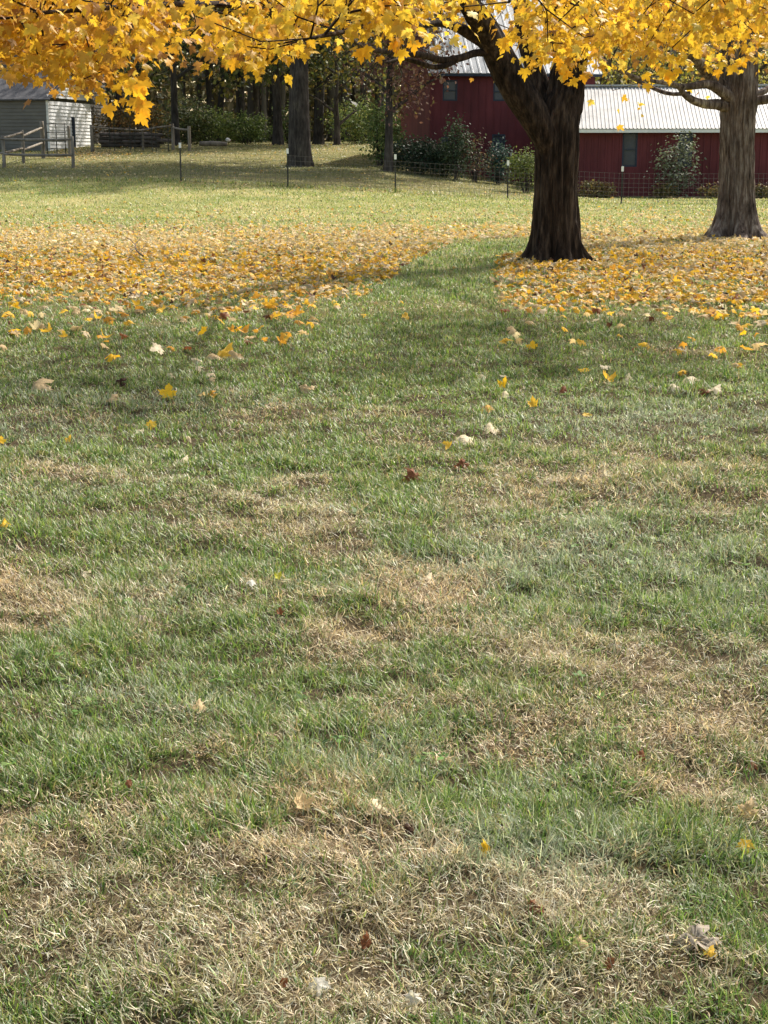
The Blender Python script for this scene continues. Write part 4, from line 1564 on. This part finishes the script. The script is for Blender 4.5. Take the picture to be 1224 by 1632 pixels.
def put_leaf(x, y, size, tone, v, yaw, tilt, roll, lift, label):
    o = bpy.data.objects.new('fallen_leaf', litter_mesh(v, tone))
    COL.objects.link(o)
    o.location = (x, y, tz(x, y) + lift)
    o.rotation_euler = (tilt, roll, yaw)
    o.scale = (size, size, size)
    return tag(o, label, 'leaf', 'fallen maple leaves on the lawn')


rl_ = random.Random(12)
HERO = [  # px, py, width px, tone, form, label tail
    (268, 636, 27, 'bright yellow', 0, 'bright yellow maple leaf standing up in green grass, the showiest one left of centre', 1.1),
    (241, 689, 20, 'golden', 0, 'golden-orange leaf propped upright just below the showy bright yellow leaf', 1.0),
    (222, 693, 17, 'cream', 7, 'small rolled cream leaf touching the left side of the upright golden-orange leaf', .3),
    (2, 710, 16, 'bright yellow', 0, 'bright yellow leaf cut by the left edge of the view, upper of the two there', .8),
    (112, 709, 13, 'golden', 2, 'small yellow leaf in grass halfway between the left edge and the golden-orange leaf', .8),
    (302, 707, 9, 'cream', 7, 'tiny pale curled leaf on a dry stalk right of the golden-orange leaf', .8),
    (292, 738, 15, 'cream', 3, 'small pale folded leaf below the tiny curled one, left of centre', .4),
    (5, 843, 15, 'bright yellow', 3, 'bright yellow leaf at the left edge, lower of the two there', .5),
    (62, 621, 44, 'tan', 5, 'large tan curled leaf near the left edge above the dry patch', .6),
    (192, 615, 16, 'dark brown', 6, 'small dark brown crumpled leaf between the large tan leaf and the showy yellow leaf', .7),
    (178, 641, 20, 'tan', 4, 'small tan curled leaf under the dark brown crumpled leaf', .4),
    (336, 634, 16, 'orange', 6, 'small orange crumpled leaf right of the showy bright yellow leaf', .6),
    (272, 604, 11, 'cream', 3, 'tiny cream folded leaf above the showy bright yellow leaf', .5),
    (376, 575, 32, 'tan', 4, 'large pale tan curled leaf, right one of the cluster of dry leaves left of centre', .5),
    (340, 573, 26, 'tan', 5, 'tan arched leaf, left one of the cluster of dry leaves left of centre', .4),
    (358, 570, 24, 'golden', 3, 'folded orange-yellow leaf in the middle of the dry leaf cluster left of centre', .8),
    (313, 577, 18, 'cream', 7, 'thin cream leaf lying left of the dry leaf cluster', .2),
    (741, 709, 46, 'cream', 5, 'big cream-white arched leaf near the middle, largest pale leaf on the open lawn', .45),
    (715, 720, 16, 'golden', 2, 'small golden leaf at the lower left of the big cream-white leaf', .9),
    (782, 689, 27, 'cream', 3, 'pale folded leaf up and right of the big cream-white leaf', .3),
    (804, 621, 19, 'bright yellow', 2, 'bright yellow leaf right of centre above two pale ones', .9),
    (806, 634, 17, 'cream', 7, 'pale rolled leaf directly under the bright yellow leaf right of centre', .3),
    (850, 652, 19, 'golden', 2, 'orange-yellow leaf right of the bright yellow one, in pale grass', .8),
    (777, 657, 17, 'orange', 3, 'small orange folded leaf between the bright yellow leaf and the big cream-white leaf', .4),
    (896, 629, 13, 'rusty', 4, 'small rusty leaf alone in green grass right of the bright yellow leaf', .7),
    (936, 669, 15, 'golden', 0, 'small golden leaf in bleached grass at the right', .5),
    (932, 595, 20, 'bright yellow', 0, 'flat yellow leaf in the loose row of leaves at the right', .3),
    (966, 611, 24, 'golden', 2, 'tan-orange leaf in the loose row of leaves at the right', .5),
    (997, 609, 22, 'cream', 3, 'narrow folded cream leaf pointing down to the right in the loose row', .4),
    (967, 591, 21, 'cream', 0, 'flat cream leaf above the tan-orange one at the right', .25),
    (1100, 614, 38, 'cream', 5, 'large curled cream leaf topmost of the pale group at the far right', .5),
    (1075, 623, 17, 'cream', 5, 'pale leaf left of the large curled cream leaf at the far right', .3),
    (1141, 625, 18, 'cream', 3, 'pale folded leaf right of the large curled cream leaf at the far right', .4),
    (1123, 629, 12, 'rusty', 6, 'small rusty leaf between the pale leaves at the far right', .5),
    (803, 604, 14, 'cream', 0, 'small flat pale leaf just above the bright yellow leaf right of centre', .2),
    (770, 606, 20, 'cream', 7, 'thin pale leaf left of the small flat pale leaf right of centre', .2),
    (736, 748, 16, 'rusty', 6, 'small rusty crumpled leaf below the big cream-white leaf', .8),
    (659, 769, 22, 'rusty', 6, 'curled rust-brown leaf left of and below the big cream-white leaf', .9),
    (848, 558, 18, 'bright yellow', 0, 'bright yellow leaf right of the clear green strip, set apart from the carpet', .9),
    (678, 806, 16, 'tan', 3, 'small tan leaf at the edge of a bright green tuft in the middle', .5),
    (401, 937, 12, 'white', 3, 'tiny white leaf scrap in dark green grass left of the lime yellow leaf', .4),
    (445, 929, 15, 'lime yellow', 2, 'small lime yellow leaf lying in green grass left of centre', .5),
    (136, 921, 18, 'cream', 7, 'pale thin leaf on the dry patch at the left', .3),
    (683, 929, 17, 'cream', 3, 'pale leaf on bleached straw at mid height near the centre', .4),
    (446, 986, 14, 'rusty', 2, 'small orange-red leaf below the lime yellow leaf', .7),
    (231, 997, 20, 'grey', 6, 'crumpled grey-white leaf in a dark hollow at the left', .5),
    (318, 1135, 17, 'tan', 3, 'small tan leaf scrap in pale grass left of centre', .5),
    (595, 1297, 29, 'cream', 5, 'pale arched leaf with brown edge lying on straw, biggest in the lower middle', .5),
    (651, 1338, 16, 'dark brown', 4, 'small brown curled leaf right of and below the pale arched leaf', .8),
    (480, 1296, 36, 'tan', 2, 'broad tan leaf blending into straw left of the pale arched leaf', .5),
    (775, 1371, 20, 'bright yellow', 4, 'small yellow leaf speckled brown in grey-green grass, lower right of centre', 1.0),
    (851, 1461, 24, 'rusty', 6, 'brown crumpled leaf on dry straw at the lower right', .5),
    (1021, 1220, 16, 'rusty', 4, 'small rust-red leaf on the dry patch at the right', .8),
    (1201, 1231, 16, 'rusty', 3, 'rust-red leaf near the right edge above the dark green tuft', .5),
    (1190, 1308, 22, 'tan', 6, 'tan shrivelled leaf standing up near the right edge', 1.1),
    (1188, 1366, 18, 'golden', 3, 'small golden leaf near the right edge in long green grass', .9),
    (1108, 1505, 66, 'grey', 6, 'large shrivelled grey leaf at the lower right, biggest of the near leaves', .3),
    (1131, 1531, 15, 'golden', 3, 'small orange-yellow leaf tucked beneath the large shrivelled grey leaf', .5),
    (585, 1520, 19, 'rusty', 4, 'rust-red leaf standing in straw at the bottom middle', 1.1),
    (452, 1585, 13, 'rusty', 4, 'small dark red leaf left of the white scrap at the bottom', 1.0),
    (506, 1591, 24, 'white', 3, 'white papery leaf scrap at the bottom, left of two', .7),
    (658, 1613, 20, 'white', 6, 'white papery leaf scrap at the very bottom, right of two', .8),
    (930, 1521, 28, 'tan', 5, 'pinkish tan leaf lying on straw at the lower right, left of the large grey leaf', .4),
    (971, 1553, 15, 'rusty', 4, 'rusty leaf fragment below the pinkish tan leaf', .8),
    (345, 1559, 14, 'white', 3, 'small white leaf fragment at the lower left', .4),
    (206, 1262, 11, 'rusty', 4, 'tiny rusty leaf in green grass at the left', .7),
]
hero_xy = []
for px, py, wpx, tone, v, lab, tilt in HERO:
    p = ground(px, py)
    d = math.sqrt(p.x ** 2 + p.y ** 2 + CAMZ ** 2)
    sz = wpx * d / F / (1.05 if v in (0, 2) else .95 if wpx > 30 else .75)
    yaw = rl_.uniform(-.7, .7) + (math.pi if rl_.random() < .25 else 0)
    lift = .018 + sz * .35 * math.sin(min(tilt, 1.4))
    put_leaf(p.x, p.y, sz, tone, v, yaw, tilt if yaw < 2 else -tilt, rl_.uniform(-.25, .25), lift, lab)
    hero_xy.append((p.x, p.y))

# leaf density on the lawn
def litter_density(X, Y):
    px, py = proj(X, Y, terrain(X, Y, False))
    wob = (fbm(X * .9, Y * .9, 201, 3) - .5)
    fine = fbm(X * 3, Y * 3, 207, 2)
    bl_ = np.interp(px, [-50, 0, 100, 200, 300, 400, 500, 600], [478, 480, 478, 482, 488, 492, 486, 470]) + wob * 26
    brt = np.interp(px, [780, 850, 950, 1050, 1224, 1300], [478, 486, 486, 490, 500, 500]) + wob * 26
    xl = np.interp(py, [378, 384, 400, 430, 470, 490, 520], [830, 745, 690, 640, 592, 560, 540]) + wob * 26
    xr = np.interp(py, [378, 400, 412, 440, 500, 540], [852, 850, 800, 788, 790, 800]) + wob * 16
    gap = sstep(-5, 5, px - xl) * sstep(-5, 5, xr - px) * (py > 380) * (py < 580)
    bb = np.where(px < 690, bl_, brt)
    inside = sstep(22, -30, py - bb)
    top = sstep(368, 392, py + wob * 14)
    carpet = 200 * inside * (.35 + .65 * top) * sstep(350, 372, py + wob * 16) * (.30 + .9 * fine) * (.45 + 1.1 * fbm(X * .8, Y * .8, 219, 2))
    thin = 9 * sstep(318, 352, py) * inside
    strag = (py > bb) * (26 * np.exp(-np.maximum(py - bb, 0) / 26.) + 6.5 * np.exp(-np.maximum(py - bb, 0) / 62.)) * np.where((px > 500) & (px < 730), .25, 1) * (.3 + 1.6 * fine) * sstep(8.8, 10.8, Y)
    back = .5 * sstep(280, 320, py) * inside + (Y > 48) * (3.5 * (fbm(X * .6, Y * .6, 211, 2) > .5))
    heap = 26 * np.exp(-((px - 150) / 55) ** 2 - ((py - 247) / 9) ** 2) * (Y > 55)
    rowl = 7 * np.exp(-((Y - 46.3) / .35) ** 2) * (px < 760)
    d = carpet + thin + strag + back
    d = d * (1 - gap) + gap * .5
    return d + heap + rowl, px, py


lx, ly = [], []
for y0, y1, mx in [(6.0, 12, 14), (12, 20, 240), (20, 33, 240), (33, 48, 14), (48, 80, 30)]:
    xx, yy = scatter(mx, y0, y1)
    d, _, _ = litter_density(xx, yy)
    s = rng.random(len(xx)) * mx < d
    s &= ~((yy > 53) & (xx > 6.5))
    lx.append(xx[s])
    ly.append(yy[s])
lx = np.concatenate(lx)
ly = np.concatenate(ly)
o_ = np.argsort(lx ** 2 + ly ** 2)
lx, ly = lx[o_], ly[o_]
px, py = proj(lx, ly, terrain(lx, ly))
vis = (px > 0) & (px < 1224)
names = ['bright yellow', 'golden', 'orange', 'tan', 'cream', 'rusty', 'dark brown']
wt_ = np.array([.10, .24, .22, .26, .12, .04, .02])
tone_i = rng.choice(7, len(lx), p=wt_ / wt_.sum())
form_i = rng.integers(0, 8, len(lx))
n_ind = 300 - len(HERO)
ind = np.where(vis)[0][:n_ind]
bandsY = [(15.2, 'at the edge of the carpet'), (12.6, 'in front of the carpet'), (10.4, 'among scattered leaves'), (0, 'alone on open lawn')]
cols_ = [(150, 'at the far left'), (330, 'in the left quarter'), (480, 'left of centre'), (620, 'left of the strip'), (800, 'in the clear strip'),
         (930, 'below the forked trunk'), (1080, 'between the two trunks'), (1300, 'below the grey trunk')]
NUMW = ['', 'one', 'two', 'three', 'four', 'five', 'six', 'seven', 'eight', 'nine']
SING = {'small': 'small', 'large': 'large'}
info = {}
szs = {}
for i in ind:
    tn, fm = names[tone_i[i]], form_i[i]
    bd = next(t for (lim, t) in bandsY if ly[i] >= lim)
    cl = next(t for (lim, t) in cols_ if px[i] < lim)
    szs[i] = rng.uniform(.06, .12)
    sw = 'small' if szs[i] < .09 else 'large'
    info.setdefault((sw, tn, FORMS[fm], cl, bd), []).append(i)
for (sw, tn, fm, cl, bd), L_ in info.items():
    L_.sort(key=lambda i: px[i])
    for k, i in enumerate(L_):
        if len(L_) == 1:
            lab = '%s %s %s leaf %s, %s' % (sw, tn, fm, cl, bd)
        else:
            pos_ = 'left one' if k == 0 else 'right one' if k == len(L_) - 1 else ['', 'second', 'third', 'fourth', 'fifth'][k] + ' from left'
            lab = '%s of %s %s leaves %s %s' % (pos_, sw + ' ' + tn, fm, cl, bd)
        if len(lab.split()) > 16:
            lab = lab.replace('one of', 'of', 1).replace(' the ', ' ')
        put_leaf(float(lx[i]), float(ly[i]), szs[i], tn, int(form_i[i]), rng.uniform(0, 6.28), rng.uniform(-.7, .7), rng.uniform(-.7, .7), .038 + .025 * rng.random(), lab)
rest = np.setdiff1d(np.arange(len(lx)), ind)
n = len(rest)
cc = np.array([TONES[k] for k in names])[tone_i[rest]] * rng.uniform(.45, 1.1, (n, 1))
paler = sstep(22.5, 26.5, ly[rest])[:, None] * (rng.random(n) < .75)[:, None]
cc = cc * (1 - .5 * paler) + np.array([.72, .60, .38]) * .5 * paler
yaw = rng.uniform(0, 6.28, n)
tilt = rng.normal(0, .38, n)
tipv = np.stack([np.cos(yaw), np.sin(yaw), np.sin(tilt)], 1)
nrv = np.stack([rng.normal(0, .45, n), rng.normal(0, .45, n), np.ones(n)], 1)
pp = np.stack([lx[rest], ly[rest], terrain(lx[rest], ly[rest]) + .022 + .035 * rng.random(n)], 1)
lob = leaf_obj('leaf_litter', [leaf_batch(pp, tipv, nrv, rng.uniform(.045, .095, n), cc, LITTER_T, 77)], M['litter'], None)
tag(lob, 'dense carpet of fallen golden, tan and cream maple leaves under the big maple', 'fallen leaves', kind='stuff')
print('litter', n, 'ind', len(ind), 'nearest', ly[:3])

# ------------------------------------------------------------------ small things in the grass
def weed(px, py, label, sizes, col, seed):
    p = ground(px, py)
    g = np.random.default_rng(seed)
    n = len(sizes)
    an = np.arange(n) * 2.4
    P_ = np.array([tuple(p)] * n) + np.stack([np.cos(an) * .01, np.sin(an) * .01, np.full(n, .012)], 1)
    tip = np.stack([np.cos(an), np.sin(an), g.uniform(.3, .9, n)], 1)
    d = leaf_batch(P_, tip, np.tile([[0, 0, 1.0]], (n, 1)), np.array(sizes), np.tile([col], (n, 1)) * g.uniform(.8, 1.2, (n, 1)), SIMPLE_T, seed)
    tag(leaf_obj('broadleaf_weed', [d], M['foliage'], None), label, 'weed', 'broadleaf weeds in the lawn')


weed(575, 824, 'dark green broadleaf weed at the right edge of the dry patch near the centre', [.06, .055, .05, .045, .06, .04], (.07, .14, .035), 1)
weed(931, 1046, 'single bright green broad leaf in dry straw at the right', [.055, .04, .03], (.14, .22, .05), 2)
weed(1180, 905, 'small bright green weed near the right edge in bleached grass', [.035, .03, .03], (.15, .26, .06), 3)

g = np.random.default_rng(515)
xx, yy = scatter(10, 1.8, 11)
ck = fbm(xx * 1.5, yy * 1.5, 611, 2)
_, _, st_c, gr_c, _ = lawn_masks(xx, yy)
s_ = (ck > .5) & (st_c < .6)
xx, yy = xx[s_], yy[s_]
k_ = 5
an = np.tile(np.arange(k_) * 1.257, len(xx)) + np.repeat(g.uniform(0, 6, len(xx)), k_)
X2, Y2 = np.repeat(xx, k_), np.repeat(yy, k_)
n = len(X2)
Pc = np.stack([X2 + np.cos(an) * .004, Y2 + np.sin(an) * .004, terrain(X2, Y2) + .022 + .02 * np.repeat(g.random(len(xx)), k_)], 1)
dc = leaf_batch(Pc, np.stack([np.cos(an), np.sin(an), g.uniform(-.1, .8, n)], 1), np.stack([g.normal(0, .3, n), g.normal(0, .3, n), np.ones(n)], 1), g.uniform(.012, .028, n),
                pick_cols(n, [(.07, .14, .03), (.10, .19, .04), (.16, .25, .06)], [2, 2, 1], g, .3), SIMPLE_T, 5)
tag(leaf_obj('clover', [dc], M['foliage'], None), 'small clover and plantain leaves sprinkled through the green parts of the lawn', 'clover', kind='stuff')

mb = MB()
a_ = ground(228, 412)
tube(mb, [a_ + Vector((.0, 0, .04)), a_ + Vector((-.14, .3, .10)), a_ + Vector((-.22, .7, .17)), a_ + Vector((-.18, 1.0, .24))], [.012, .011, .008, .004], sides=6, step=.1)
tube(mb, [a_ + Vector((-.2, .6, .15)), a_ + Vector((-.3, .8, .22)), a_ + Vector((-.42, .9, .28))], [.008, .006, .003], sides=5, step=.1)
tube(mb, [a_ + Vector((-.1, .25, .09)), a_ + Vector((-.05, .5, .15)), a_ + Vector((-.03, .7, .24))], [.007, .005, .003], sides=5, step=.1)
tag(mb.build('fallen_branch', M['twig'], None), 'small forked fallen branch sticking up from the leaf carpet at the left', 'branch')
